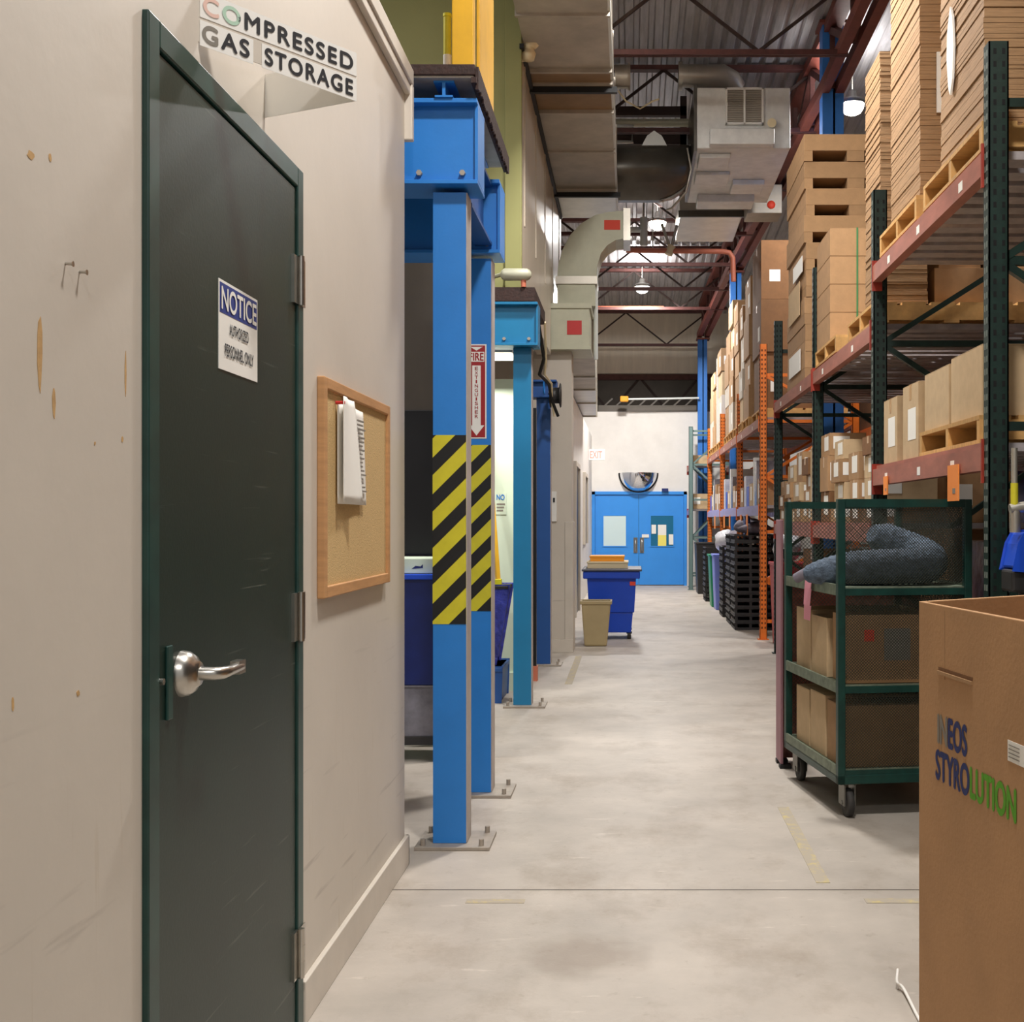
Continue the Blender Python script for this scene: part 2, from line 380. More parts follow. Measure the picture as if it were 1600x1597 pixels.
# joint in the slab, aisle tape
m = MB(); m.box(-.85, 6, 4.266, 4.271, 0, .0012); m.build('trim_5', 'dusk_panel', kind='structure')
for i, (x0, x1, y0, y1) in enumerate([(.665, .715, 4.35, 5.5), (.8, 1.6, 4.12, 4.17), (-.56, -.36, 4.12, 4.16), (-.52, -.46, 9.6, 11.6)]):
    lb = ['worn yellow floor tape running from the green cart towards the camera', 'worn yellow floor tape crossing the aisle beside the large carton',
          'short worn yellow tape mark on floor near the first blue post', 'faint yellow floor tape in front of the beige wastebasket'][i]
    q = MB().box(x0, x1, y0, y1, 0, .0015); q.build('floor_tape', 'tape_floor', label=lb, cat='floor tape')

# left wall windows/doors receding beyond the wastebasket
for i, (y0, y1, z0, z1, mt) in enumerate([(13.4, 14.6, .0, 2.02, 'black_panel'), (16.2, 17.4, 0, 2.02, 'black_panel'), (19.5, 20.6, .9, 2.0, 'black_panel')]):
    t = thing('door_%d' % (i+3) if z0 == 0 else 'window_1', 'dark door in the white left wall' if z0 == 0 else 'dark window in the white left wall', None, (-.76, (y0+y1)/2, z0), kind='structure')
    fr = MB(); fr.box(-.775, -.715, y0-.06, y0, z0, z1+.06); fr.box(-.775, -.715, y1, y1+.06, z0, z1+.06); fr.box(-.775, -.715, y0, y1, z1, z1+.06)
    fr.build('door_frame' if z0 == 0 else 'window_frame', 'trim_paint', t)
    MB().box(-.76, -.745, y0, y1, z0, z1).build('door_leaf' if z0 == 0 else 'pane', mt, t)

# ================================================================ NEAR DOOR
dt = thing('door_1', 'dark green painted steel door in the left wall', None, (WX, 2.62, 0), kind='structure')
y0, y1, zt = 2.117, 3.118, 2.19
m = MB(); m.box(-.93, WX+.012, y0, y0+.05, 0, zt); m.box(-.93, WX+.012, y1-.05, y1, 0, zt); m.box(-.93, WX+.012, y0+.05, y1-.05, zt-.05, zt)
m.build('door_frame', 'door_frame_green', dt, bevel=.003)
leaf = MB().box(-.895, WX+.006, y0+.054, y1-.054, .012, zt-.055).build('door_leaf', 'door_green', dt, bevel=.002)
for z in (pz(445, 3.118), pz(961, 3.118), pz(1478, 3.118)):
    h = MB().tube([(WX+.02, y1-.052, z-.062), (WX+.02, y1-.052, z+.062)], .0085, 12)
    h.box(WX+.006, WX+.0135, y1-.09, y1-.052, z-.06, z+.06); h.box(WX+.012, WX+.0155, y1-.05, y1+.004, z-.06, z+.06)
    for k in (-.02, .02): h.tube([(WX+.02, y1-.052, z+k-.001), (WX+.02, y1-.052, z+k+.001)], .0092, 12)
    h.build('hinge', 'steel', dt)
hy, hz = 2.29, 1.01
h = MB(); h.lathe([(0, .034), (.022, .034), (.026, .028), (.034, .024), (.042, .012), (.044, 0)], (WX+.006, hy, hz), 28, axis='x')
lev = h.build('door_handle', 'steel', dt)
h = MB(); h.tube([(WX+.03, hy, hz), (WX+.066, hy, hz), (WX+.078, hy+.012, hz), (WX+.08, hy+.04, hz), (WX+.078, hy+.115, hz)], [.013, .0125, .012, .0105, .010], 14)
h.box(WX+.068, WX+.086, hy+.085, hy+.125, hz-.013, hz+.013); h.build('lever', 'steel', lev)
MB().box(WX+.006, WX+.012, hy-.085, hy-.06, hz-.075, hz+.06).build('strike_guard', 'door_frame_green', dt, bevel=.002)
MB().tube([(WX+.006, hy-.115, hz+.0), (WX+.016, hy-.115, hz+.0)], .006, 10).build('pin', 'steel', dt)
# notice plate on the door
ny0, ny1, nz0, nz1 = 2.487, 2.745, 1.61, 1.795
t = thing('notice_sign', 'small white and blue NOTICE sign fixed to the dark green door', 'sign', (WX+.007, 2.62, nz0))
X1 = WX+.0065
MB().box(X1, X1+.0015, ny0, ny1, nz0, nz1).build('plate', 'paper', t)
MB().box(X1+.0015, X1+.002, ny0+.006, ny1-.006, nz1-.068, nz1-.006).build('blue_band', 'navy', t)
rr, uu = (0, 1, 0), (0, 0, 1)
text_mb('NOTICE', (X1+.002, ny0+.014, nz1-.06), rr, uu, .23, .046, bold=.03).build('lettering', 'paper', t)
text_mb('AUTHORIZED', (X1+.0018, ny0+.065, nz1-.108), rr, uu, .125, .024, bold=.02).build('lettering', 'ink', t)
text_mb('PERSONNEL ONLY', (X1+.0018, ny0+.035, nz1-.155), rr, uu, .19, .026, bold=.02).build('lettering', 'ink', t)
# V-shaped projecting sign
A = Vector((WX, 2.39, 2.24)); B = Vector((-.612, 2.716, 2.24)); D = Vector((WX, 2.83, 2.24)); hh = .1
t = thing('projecting_sign', 'white V-shaped COMPRESSED GAS STORAGE sign projecting from wall above door', 'sign', (WX, 2.6, 2.24))
d1 = (B-A).normalized(); L1 = (B-A).length
quad(A, d1, (0, 0, 1), L1, hh, t=-.002).build('sign_panel', 'trim_paint', t)
quad(B+Vector((0, 0, -.005)), (D-B), (0, 0, 1), (D-B).length, hh, t=-.002).build('rear_panel', 'white', t)
quad(A+d1*.004+Vector((0, 0, .05)), d1, (0, 0, 1), L1-.004, .052).build('letter_strip', 'white', t)
quad(A+d1*.004+Vector((0, 0, -.006)), d1, (0, 0, 1), .125, .05).build('letter_strip', 'white', t)
quad(A+d1*.15+Vector((0, 0, -.006)), d1, (0, 0, 1), L1-.15, .05).build('letter_strip', 'white', t)
text_mb('COMPRESSED', A+d1*.012+Vector((0, 0, .059)), d1, (0, 0, 1), L1-.024, .034, split=[(0, 0), (.095, 1), (.215, 2)], bold=.05, spacing=1.2, lift=.0016).build('lettering', ['ink_red_faded', 'ink_green_faded', 'ink'], t)
text_mb('GAS', A+d1*.01+Vector((0, 0, .003)), d1, (0, 0, 1), .108, .034, split=[(0, 0), (.33, 1)], bold=.05, spacing=1.2, lift=.0016).build('lettering', ['ink_faded', 'ink'], t)
text_mb('STORAGE', A+d1*.158+Vector((0, 0, .003)), d1, (0, 0, 1), L1-.17, .034, bold=.05, spacing=1.2, lift=.0016).build('lettering', 'ink', t)
# cork board
by0, by1, bz0, bz1 = 3.296, 4.195, 1.085, 1.69
t = thing('cork_board', 'wood-framed cork notice board hanging on the beige wall', 'notice board', (WX, 3.745, bz0))
m = MB(); fw = .032
m.box(WX, WX+.022, by0, by0+fw, bz0, bz1); m.box(WX, WX+.022, by1-fw, by1, bz0, bz1); m.box(WX, WX+.022, by0+fw, by1-fw, bz0, bz0+fw); m.box(WX, WX+.022, by0+fw, by1-fw, bz1-fw, bz1)
m.build('frame', 'wood', t, bevel=.003)
MB().box(WX, WX+.012, by0+fw, by1-fw, bz0+fw, bz1-fw).build('cork_panel', 'cork', t)
# curled sheets pinned to it
t = thing('pinned_papers', 'curled white printed sheets pinned to the cork board', 'paper', (WX+.03, 3.56, 1.35))
def sheet(y0, y1, z0, z1, base, curl, phase, name, n=14):
    m = MB(); vs = []; fs = []
    for i in range(n+1):
        for j in range(n+1):
            a, b = i/n, j/n
            vs.append((WX+base+curl*(a**2)*(1-b)**.8+.006*math.sin(a*5+phase), y0+(y1-y0)*a-curl*.6*a*a*(1-b), z0+(z1-z0)*b))
    fs = [(i*(n+1)+j, (i+1)*(n+1)+j, (i+1)*(n+1)+j+1, i*(n+1)+j+1) for i in range(n) for j in range(n)]
    m.add(vs, fs, 0, True); o = m.build(name, 'paper', t); s = o.modifiers.new('thick', 'SOLIDIFY'); s.thickness = .0015
    return o
sheet(3.45, 3.80, 1.345, 1.635, .02, .012, 0, 'sheet'); sheet(3.44, 3.60, 1.35, 1.65, .034, .03, 1, 'sheet')
m = MB()
for k in range(18):
    z = 1.60-k*.0125; m.box(WX+.026, WX+.031, 3.66, 3.69+R.uniform(.03, .09), z-.003, z+.0016)
m.build('printed_lines', 'ink_faded', t)
MB().tube([(WX+.014, 3.45, 1.632), (WX+.04, 3.45, 1.632)], .005, 10).build('push_pin', 'red', t)
# two screws left in the wall, paint chips
for k, (x, y) in enumerate([(102, 412), (124, 425)]):
    Y = 1615/(985-x); z = pz(y, Y)
    MB().tube([(WX, Y, z), (WX+.010, Y-.002, z-.001), (WX+.013, Y-.002, z-.001)], [.0022, .0022, .0045], 10).build('wall_screw', 'steel', label='screw sticking out of the beige wall, %s of the pair' % ['upper left', 'lower right'][k], cat='screw', group='screws in the near wall')
m = MB()
for x, y, w_, h_ in [(62, 490, .014, .11), (84, 605, .010, .045), (196, 548, .008, .08), (191, 682, .007, .01), (48, 236, .02, .012), (148, 690, .006, .006), (20, 1088, .006, .02), (122, 1078, .01, .01), (78, 240, .01, .012)]:
    Y = 1615/(985-x); z = pz(y, Y); n = 9
    poly = [(Y+w_*(.5*math.cos(a)+R.uniform(-.12, .12)), z-h_/2+h_*(.5*math.sin(a)+R.uniform(-.06, .06))) for a in [2*math.pi*k/n for k in range(n)]]
    m.prism(poly, WX-.001, WX+.0006, 'x')
mat('bare_drywall', (190, 152, 100), .9, var=.15, scale=60)
m.build('trim_6', 'bare_drywall', kind='structure', label='chipped paint spots in the near wall')

# ================================================================ MEZZANINE STEEL
def col(name, xr, Y, w_, ztop, mt, label, plate=True, edge='lit_side_grey'):
    t = thing(name, label, 'steel post', (xr-w_/2, Y+w_/2, 0), 'blue posts along the left of the aisle')
    m = MB(); m.box(xr-w_, xr, Y, Y+.012, .015, ztop); m.box(xr-w_, xr, Y+w_-.012, Y+w_, .015, ztop)
    m.box(xr-w_, xr-w_+.01, Y+.012, Y+w_-.012, .015, ztop)
    m.box(xr-.01, xr, Y+.012, Y+w_-.012, .015, ztop)
    m.build('shaft', mt, t)
    MB().box(xr, xr+.004, Y+.004, Y+w_-.004, .016, ztop).build('side_face', edge, t)  # light on the post's side, painted in as a pale grey face
    MB().box(xr-w_-.065, xr+.10, Y-.06, Y+w_+.07, 0, .014).build('base_plate', 'plate_metal', t, bevel=.002)
    for dx in (-w_-.035, .065):
        for dy in (-.03, w_+.04):
            MB().tube([(xr+dx, Y+dy, .014), (xr+dx, Y+dy, .04)], .011, 6).build('anchor_bolt', 'plate_metal', t)
    return t
def hazard(par, xr, Y, w_, z0, z1):
    p = .145; m = MB(); m.box(xr-w_-.0015, xr+.0002, Y-.0015, Y+.01, z0, z1)
    o = m.build('hazard_tape', 'hazard_yellow', par)
    # black diagonal bands: clipped parallelograms on the front
    m = MB(); x0, x1 = xr-w_-.0015, xr+.0002; bw = p*.47; k = z0-w_*1.2
    zs = z0-(x1-x0)-p
    while zs < z1:
        poly = [(x0, zs), (x1, zs+(x1-x0)*1.0), (x1, zs+(x1-x0)*1.0+bw), (x0, zs+bw)]
        # clip to z0..z1
        def clip(poly, lim, sgn):
            out = []
            for i in range(len(poly)):
                a, b = poly[i], poly[(i+1) % len(poly)]; ia = sgn*(a[1]-lim) >= 0; ib = sgn*(b[1]-lim) >= 0
                if ia: out.append(a)
                if ia != ib:
                    tt = (lim-a[1])/(b[1]-a[1]); out.append((a[0]+(b[0]-a[0])*tt, lim))
            return out
        q = clip(poly, z0, 1)
        if len(q) > 2: q = clip(q, z1, -1)
        if len(q) > 2: m.prism(q, Y-.0024, Y-.0016)
        zs += p
    m.build('black_bands', 'black', o)
c1 = col('mezzanine_post', -.653, 4.83, .131, 2.60, 'blue_steel', 'nearest blue steel post with yellow and black stripes, beside wall end')
hazard(c1, -.653, 4.83, .131, .885, 1.636)
c2 = col('mezzanine_post', -.657, 5.73, .131, 2.53, 'blue_steel', 'second striped blue post, carrying the red fire extinguisher arrow')
hazard(c2, -.657, 5.73, .131, .869, 1.652)
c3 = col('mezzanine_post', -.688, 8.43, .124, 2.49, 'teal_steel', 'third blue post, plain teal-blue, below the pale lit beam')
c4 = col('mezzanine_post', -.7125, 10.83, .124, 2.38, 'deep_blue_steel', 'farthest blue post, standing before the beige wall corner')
# fire sign on second post
t = thing('fire_extinguisher_sign', 'narrow red FIRE EXTINGUISHER arrow sign on second blue post', 'sign', (-.71, 5.728, 1.68))
fx0, fx1, fz0, fz1 = -.772, -.678, 1.682, 2.126; Y = 5.7295
MB().box(fx0, fx1, Y-.002, Y, fz0, fz1).build('plate', 'paper', t)
MB().box(fx0+.006, fx1-.006, Y-.0028, Y-.002, fz0+.006, fz1-.006).build('red_field', 'dark_red', t)
cx = (fx0+fx1)/2
MB().prism([(cx, fz0+.014), (cx+.037, fz0+.062), (cx+.02, fz0+.062), (cx+.02, fz1-.1), (cx-.02, fz1-.1), (cx-.02, fz0+.062), (cx-.037, fz0+.062)][::-1], Y-.0036, Y-.0028).build('arrow', 'paper', t)
MB().box(fx0+.01, fx1-.01, Y-.0036, Y-.0028, fz1-.082, fz1-.036).build('word_field', 'paper', t)
MB().prism([(cx-.03, fz1-.012), (cx+.03, fz1-.012), (cx, fz1-.03)], Y-.0036, Y-.0028).build('notch', 'paper', t)
text_mb('FIRE', (fx0+.014, Y-.0036, fz1-.077), (1, 0, 0), (0, 0, 1), .066, .036, bold=.03).build('lettering', 'dark_red', t)
for k, ch in enumerate('EXTINGUISHER'):
    wd = .006 if ch == 'I' else .015
    text_mb(ch, (cx-wd/2, Y-.0036, fz1-.122-k*.0205), (1, 0, 0), (0, 0, 1), wd, .015, bold=.02).build('lettering', 'dark_red', t)
# beams
def ibeam(name, x0, x1, Y, z0, z1, mt, label, fl=.09, extra=True, group='blue cross beams of the mezzanine'):
    t = thing(name, label, 'steel beam', ((x0+x1)/2, Y+.09, z0), group)
    m = MB(); m.box(x0, x1, Y, Y+.014, z0, z1); m.box(x0, x1, Y+.17, Y+.184, z0, z1)
    m.build('web', mt, t)
    m = MB(); m.box(x0, x1+.012, Y-.05, Y+.2, z1, z1+.018); m.box(x0, x1+.012, Y-.03, Y+.2, z0-.016, z0); m.build('flange', mt, t, bevel=.002)
    MB().box(x1, x1+.012, Y-.02, Y+.19, z0, z1).build('end_plate', mt, t)
    for xx in (x1-.05, x1-.22): MB().tube([(xx, Y+.001, z0+.03), (xx, Y-.02, z0+.03)], .012, 6).build('bolt', 'plate_metal', t)
    return t
ibeam('mezzanine_beam', -3.2, px(743, 4.8), 4.80, 2.635, 2.93, 'blue_steel', 'large bright blue beam resting on the nearest striped post')
ibeam('mezzanine_beam', -3.2, px(778, 5.72), 5.72, 2.565, 2.87, 'blue_steel', 'darker blue beam behind, on the second striped post')
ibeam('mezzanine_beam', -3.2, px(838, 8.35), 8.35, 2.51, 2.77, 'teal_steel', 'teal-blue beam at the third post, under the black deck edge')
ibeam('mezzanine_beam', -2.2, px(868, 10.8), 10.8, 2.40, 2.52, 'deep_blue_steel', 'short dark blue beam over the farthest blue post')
# joist lengthwise between the first two beams + deck
t = thing('deck_joist', 'small blue I-beam joist under the black deck, on the big blue beam', 'steel beam', (px(697, 4.8), 5.3, 2.948))
m = MB(); xx = px(697, 4.8); m.box(xx-.035, xx+.035, 4.74, 5.9, 2.948, 2.955); m.box(xx-.006, xx+.006, 4.74, 5.9, 2.955, 3.005); m.box(xx-.04, xx+.04, 4.74, 5.9, 3.005, 3.012); m.build('joist_section', 'blue_steel', t)
t = thing('deck_side_beam', 'dark blue side beam running from the first post to the second', 'steel beam', (-.66, 5.3, 2.62))
m = MB(); m.box(-.70, -.69, 4.99, 5.71, 2.60, 2.86); m.box(-.73, -.65, 4.99, 5.71, 2.585, 2.60); m.box(-.73, -.65, 4.99, 5.71, 2.86, 2.875); m.build('side_section', 'deep_blue_steel', t)
m = MB(); m.box(-3.2, px(744, 4.74), 4.70, 5.92, 3.02, 3.062)
t = thing('mezzanine_deck', 'black deck edge over the large blue beam, near the yellow gate', 'deck', (-1.9, 5.3, 3.012))
m.build('deck_board', 'rust_brown', t, bevel=.004)
MB().box(-3.2, px(744, 4.74)-.006, 4.71, 5.91, 3.012, 3.02).build('edge_strip', 'plate_metal', t)
m = MB(); xe = px(744, 4.74)
m.box(xe-.015, xe+.006, 4.70, 5.92, 2.99, 3.012)
for k in range(60): yy = 4.72+k*.02; m.box(xe+.0, xe+.012, yy, yy+.011, 2.97+R.uniform(0, .02), 3.058)
m.build('grating_edge', 'rust_brown', t)
t = thing('mezzanine_deck', 'farther black deck over the teal beam, below the green wall', 'deck', (-1.9, 8.8, 2.79))
MB().box(-3.2, px(836, 8.32), 8.30, 9.3, 2.79, 2.888).build('deck_board', 'rust_brown', t, bevel=.004)
# yellow gate on the deck + banded pole
t = thing('safety_gate', 'yellow steel safety gate post standing on the mezzanine deck edge', 'safety gate', (px(735, 4.9), 5.1, 3.062))
m = MB(); m.box(px(706, 4.78), px(740, 4.78), 4.78, 4.84, 3.062, 4.9); m.build('gate_post', 'yellow_paint', t, bevel=.004)
m = MB(); m.box(-.633, -.618, 5.0, 5.5, 3.062, 4.9); m.build('gate_panel', 'yellow_paint', t, bevel=.004)
m = MB(); m.box(-.645, -.625, 4.84, 5.0, 3.5, 3.56); m.box(-.645, -.625, 4.84, 5.0, 4.2, 4.26); m.build('rail', 'yellow_paint', t)
t = thing('marker_pole', 'thin fluorescent yellow pole with a white label behind the gate', 'pole', (px(699, 4.95), 4.95, 3.062))
zt = pz(25, 4.95); xx = px(699, 4.95)
MB().tube([(xx, 4.95, 3.062), (xx, 4.95, zt)], .016, 14).build('pole', 'hazard_yellow', t)
MB().tube([(xx, 4.95, zt-.004), (xx, 4.95, zt+.008)], .018, 14).build('cap', 'yellow_bright', t)
MB().tube([(xx, 4.95, 3.064), (xx, 4.95, 3.19)], .0172, 14, cap=False).build('label_band', 'paper', t)
# fixture at the foot of the green wall, camera on the pale wall
t = thing('emergency_light', 'pale green rounded light fixture mounted low on green wall', 'light fixture', (px(805, 8.3), 8.3, 2.95))
xa, xb, zc = px(784, 8.3), px(828, 8.3), pz(429, 8.3)
MB().tube([(xa-.01, 8.3, zc), (xa, 8.3, zc), (xa+.02, 8.3, zc), (xb-.02, 8.3, zc), (xb, 8.3, zc), (xb+.01, 8.3, zc)], [.012, .03, .042, .042, .03, .012], 16).build('housing', 'green_duct', t)
MB().tube([(px(770, 8.35), 8.38, zc), (xa, 8.3, zc)], .014, 10).build('conduit', 'green_duct', t)
MB().tube([(px(818, 8.3), 8.3, zc-.03), (px(818, 8.3), 8.3, 2.888)], .018, 10).build('stem', 'sprinkler_pipe', t)
t = thing('floodlight', 'cream twin floodlight mounted high on the corner of the pale wall', 'light fixture', (-.75, 8.5, pz(95, 8.5)))
pc = P(828, 75, 8.5)
MB().lathe([(0, -.06), (.05, -.05), (.062, 0), (.05, .04), (.0, .05)], pc+Vector((.01, 0, .05)), 18, axis='y').build('lamp_head', 'cream', t)
MB().lathe([(0, -.05), (.04, -.045), (.052, 0), (.03, .05), (0, .055)], pc+Vector((-.01, 0, -.04)), 18, axis='z').build('lamp_head', 'cream', t)
MB().bar(pc+Vector((-.06, .02, .06)), pc+Vector((-.05, .02, -.08)), .04, .05).build('bracket', 'cream', t)
# fluorescent strip under second mezzanine
t = thing('strip_light', 'glowing fluorescent strip light under the teal beam', 'light fixture', (px(783, 8.7), 8.7, 2.4))
MB().box(px(740, 8.7), px(802, 8.7), 8.62, 8.78, pz(553, 8.7), pz(541, 8.7)).build('housing', 'white', t)
MB().box(px(741, 8.7), px(801, 8.7), 8.63, 8.77, pz(562, 8.7), pz(553, 8.7)).build('diffuser', 'tube_glow', t, bevel=.008)
area(-1.15, 8.85, 2.3, .5, 16, (1, .97, .88))

# ---- things under the first mezzanine, seen between wall end and post
m = MB(); m.box(px(560, 6.9), px(690, 6.9), 6.9, 7.0, pz(872, 6.9), pz(380, 6.9)+.3)
t = thing('equipment_cabinet', 'tall dark metal cabinet behind the first blue post', 'cabinet', (px(630, 6.9), 7.1, 0))
xa, xb = px(560, 6.9), px(724, 6.9)
MB().box(xa, xb, 6.95, 7.6, .3, pz(395, 6.9)).build('cabinet_body', 'dusk_panel', t, bevel=.01)
MB().box(xa+.02, xb-.02, 6.935, 6.95, 1.1, pz(640, 6.9)).build('cabinet_door', 'black_panel', t, bevel=.004)
m = MB(); [m.box(xx, xx+.06, 7.0, 7.1, 0, .3) for xx in (xa+.05, xb-.1)]; m.build('feet', 'black', t)
# blue recycling bin with clear tub
xa, xb = px(575, 6.55), px(700, 6.55)
t = thing('recycling_bin', 'dark blue bin standing behind the first striped post', 'bin', ((xa+xb)/2, 6.7, .42))
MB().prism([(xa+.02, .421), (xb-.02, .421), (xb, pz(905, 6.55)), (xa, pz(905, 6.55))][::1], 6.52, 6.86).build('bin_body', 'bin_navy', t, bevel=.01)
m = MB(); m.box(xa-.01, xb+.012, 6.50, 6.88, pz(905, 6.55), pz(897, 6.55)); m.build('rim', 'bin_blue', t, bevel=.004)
t = thing('clear_tub', 'greyish clear plastic tub under the dark blue bin', 'tub', ((xa+xb)/2, 6.7, .14))
m = MB(); m.prism([(xa+.05, .141), (xb-.05, .141), (xb-.01, .41), (xa+.01, .41)], 6.53, 6.85); m.build('tub_body', 'clear_plastic', t, bevel=.012)
MB().box(xa, xb, 6.52, 6.86, .40, .418).build('tub_rim', 'clear_plastic', t, bevel=.004)
t = thing('wheeled_dolly', 'low black dolly carrying the clear tub and blue bin', 'dolly', ((xa+xb)/2, 6.7, 0))
MB().box(xa, xb, 6.52, 6.86, .09, .138).build('platform', 'black_plastic', t, bevel=.004)
for xx in (xa+.06, xb-.06):
    for yy in (6.56, 6.80): MB().tube([(xx-.015, yy, .045), (xx+.015, yy, .045)], .045, 16).build('wheel', 'rubber', t)
    for yy in (6.56, 6.80): MB().box(xx-.02, xx+.02, yy-.01, yy+.01, .05, .09).build('bracket', 'caster_metal', t)
t = thing('sorting_tray', 'pale tray with an arrow print on top of the blue bin', 'tray', ((xa+xb)/2, 6.7, 1.02))
MB().box(xa+.01, xb-.01, 6.54, 6.84, pz(896.5, 6.55), pz(872, 6.55)).build('tray_body', 'pale_wall', t, bevel=.006)
ax = px(652, 6.54); az = pz(886, 6.54)
MB().prism([(ax-.03, az-.01), (ax+.03, az-.006), (ax+.03, az+.015), (ax+.018, az+.003), (ax-.01, az+.006)], 6.5385, 6.5398).build('arrow_print', 'navy_print', t)
# mop, blue bag and bin between posts 2 and 3
t = thing('yellow_mop', 'yellow-handled mop leaning behind the second blue post', 'mop', (px(780, 8.9), 9.0, .75))
MB().bar((px(762, 9.2), 9.21, pz(690, 9.2)), (px(778, 8.95), 8.97, pz(912, 8.95)), .03, .045).build('handle', 'yellow_paint', t, bevel=.004)
MB().bar((px(778, 8.95), 8.97, pz(905, 8.95)), (px(779, 8.95), 8.97, pz(925, 8.95)), .05, .06).build('head', 'yellow_bright', t, bevel=.004)
t = thing('bag_holder', 'crinkled blue bag lined holder beside second post', 'bag', (px(775, 8.8), 8.9, .15))
m = MB(); prof = [(px(735, 8.75), 8.75)]
zt, zb = pz(918, 8.75), pz(1036, 8.75)
m.prism([(px(740, 8.75), zb), (px(772, 8.75), zb), (px(792, 8.75), zt), (px(736, 8.75), zt)], 8.75, 9.05)
mat('blue_bag', (52, 60, 150), .35, var=.5, scale=12, bump=1, bscale=25)
m.build('bag_body', 'blue_bag', t, bevel=.02)
MB().box(px(738, 8.75), px(794, 8.75), 8.74, 9.07, zt-.012, zt+.012).build('rim', 'black_plastic', t, bevel=.005)
MB().box(px(742, 8.75), px(768, 8.75), 8.8, 9.0, pz(1046, 8.5)+.0005, zb+.002).build('stand', 'caster_metal', t)
t = thing('storage_tote', 'dark blue tote on the floor under the blue bag', 'tote', (px(760, 8.5), 8.7, 0))
MB().prism([(px(735, 8.5), 0), (px(779, 8.5), 0), (px(781, 8.5), pz(1046, 8.5)), (px(733, 8.5), pz(1046, 8.5))], 8.6, 9.1).build('tote_body', 'deep_blue_steel', t, bevel=.01)
MB().box(px(732, 8.5), px(783, 8.5), 8.59, 9.11, pz(1046, 8.5)-.03, pz(1046, 8.5)).build('rim', 'deep_blue_steel', t, bevel=.004)
t = thing('wall_notice', 'tiny blue and white notice on the pale green wall', 'sign', (px(782, 9.24), 9.228, 1.35))
MB().box(px(772, 9.24), px(791, 9.24), 9.245, 9.249, pz(804, 9.24), pz(770, 9.24)).build('sheet', 'pale_wall', t)
text_mb('NO', (px(776, 9.24), 9.244, pz(781, 9.24)), (1, 0, 0), (0, 0, 1), .06, .04, bold=.03).build('print', 'blue_steel', t)
m = MB(); [m.box(px(776, 9.24), px(789-k*1.5, 9.24), 9.2435, 9.2448, pz(789+k*5, 9.24), pz(786.5+k*5, 9.24)) for k in range(3)]; m.build('print', 'ink_faded', t)
t = thing('upright_cable_tray', 'black perforated strip between the third and fourth blue posts', 'cable tray', (px(834, 9.8), 9.8, 0))
m = MB(); m.box(px(829, 9.8), px(838, 9.8), 9.8, 9.84, .12, 2.2); m.build('strip', 'black_panel', t)
MB().box(px(829, 9.8)-.01, px(838, 9.8)+.01, 9.78, 9.86, 0, .12).build('foot', 'sprinkler_pipe', t)
# cables and a blue/black reel at the fourth beam
for k, lb in enumerate(['tangled black cable looping above the fourth blue post', 'pale cable hanging beside the teal beam end']):
    pts = [Vector((-.70+k*.05, 9.24, 2.80)), P(850+k*3, 560, 9.6), P(843+k*8, 585, 9.8), P(858+k*4, 600, 10.2), P(862, 625, 10.5), P(872-k*6, 650, 10.6)]
    MB().tube(pts, .014 if k == 0 else .009, 8).build('hanging_cable', ['black', 'cream'][k], label=lb, cat='cable')
t = thing('cable_reel', 'black and blue cable reel hanging at the fourth post top', 'cable reel', P(868, 640, 10.55))
MB().lathe([(.0, -.05), (.10, -.05), (.11, -.04), (.07, -.03), (.07, .03), (.11, .04), (.10, .05), (0, .05)], P(868, 618, 10.6), 20, axis='x').build('drum', 'black_plastic', t)
MB().lathe([(.04, -.06), (.06, -.06), (.06, -.05)], P(860, 606, 10.6), 16, axis='x').build('hub', 'blue_steel', t)
t = thing('wall_switch', 'small white switch box on the beige return wall', 'switch', P(866, 795, 11.88))
MB().box(px(861, 11.89), px(870, 11.89), 11.875, 11.898, pz(815, 11.89), pz(768, 11.89)).build('box', 'white', t, bevel=.004)
MB().box(px(864, 11.87), px(867, 11.87), 11.868, 11.875, pz(785, 11.89), pz(778, 11.89)).build('toggle', 'ink', t)

# ================================================================ DUCTS AND ROOF STEEL
t = thing('ceiling_duct', 'long rectangular galvanised duct running overhead beside pale wall', 'duct', (-.45, 10, 4.6))
m = MB(); segs = [5.5, 7.95, 8.95, 9.2, 9.85, 10.9, 12.2, 13.3]
for i in range(len(segs)-1):
    zz = 4.6+(.015 if i % 2 else 0)
    m.box(-.745, -.15, segs[i], segs[i+1]-.012, zz, 5.25, [0, 0, 1, 1, 0, 0, 2][i])
m.build('duct_section', ['galv_dull', 'rust_panel', 'galv'] if 'rust_panel' in M else ['galv_dull', 'kraft_dark', 'galv'], t)
for y in segs[1:-1]: MB().box(-.755, -.135, y-.02, y+.01, 4.585, 5.26).build('seam_flange', 'galv_dull', t)
m = MB(); 
for y in (9.22, 12.2): m.box(-.78, -.10, y, y+.04, 4.54, 4.585)
m.bar((-.752, 8.4, 4.575), (-.752, 13.2, 4.575), .03, .03)
m.build('hanger_angle', 'black', t)
MB().box(-.15, -.13, 5.5, 13.2, 4.62, 4.68).build('conduit_edge', 'white_pipe', t)
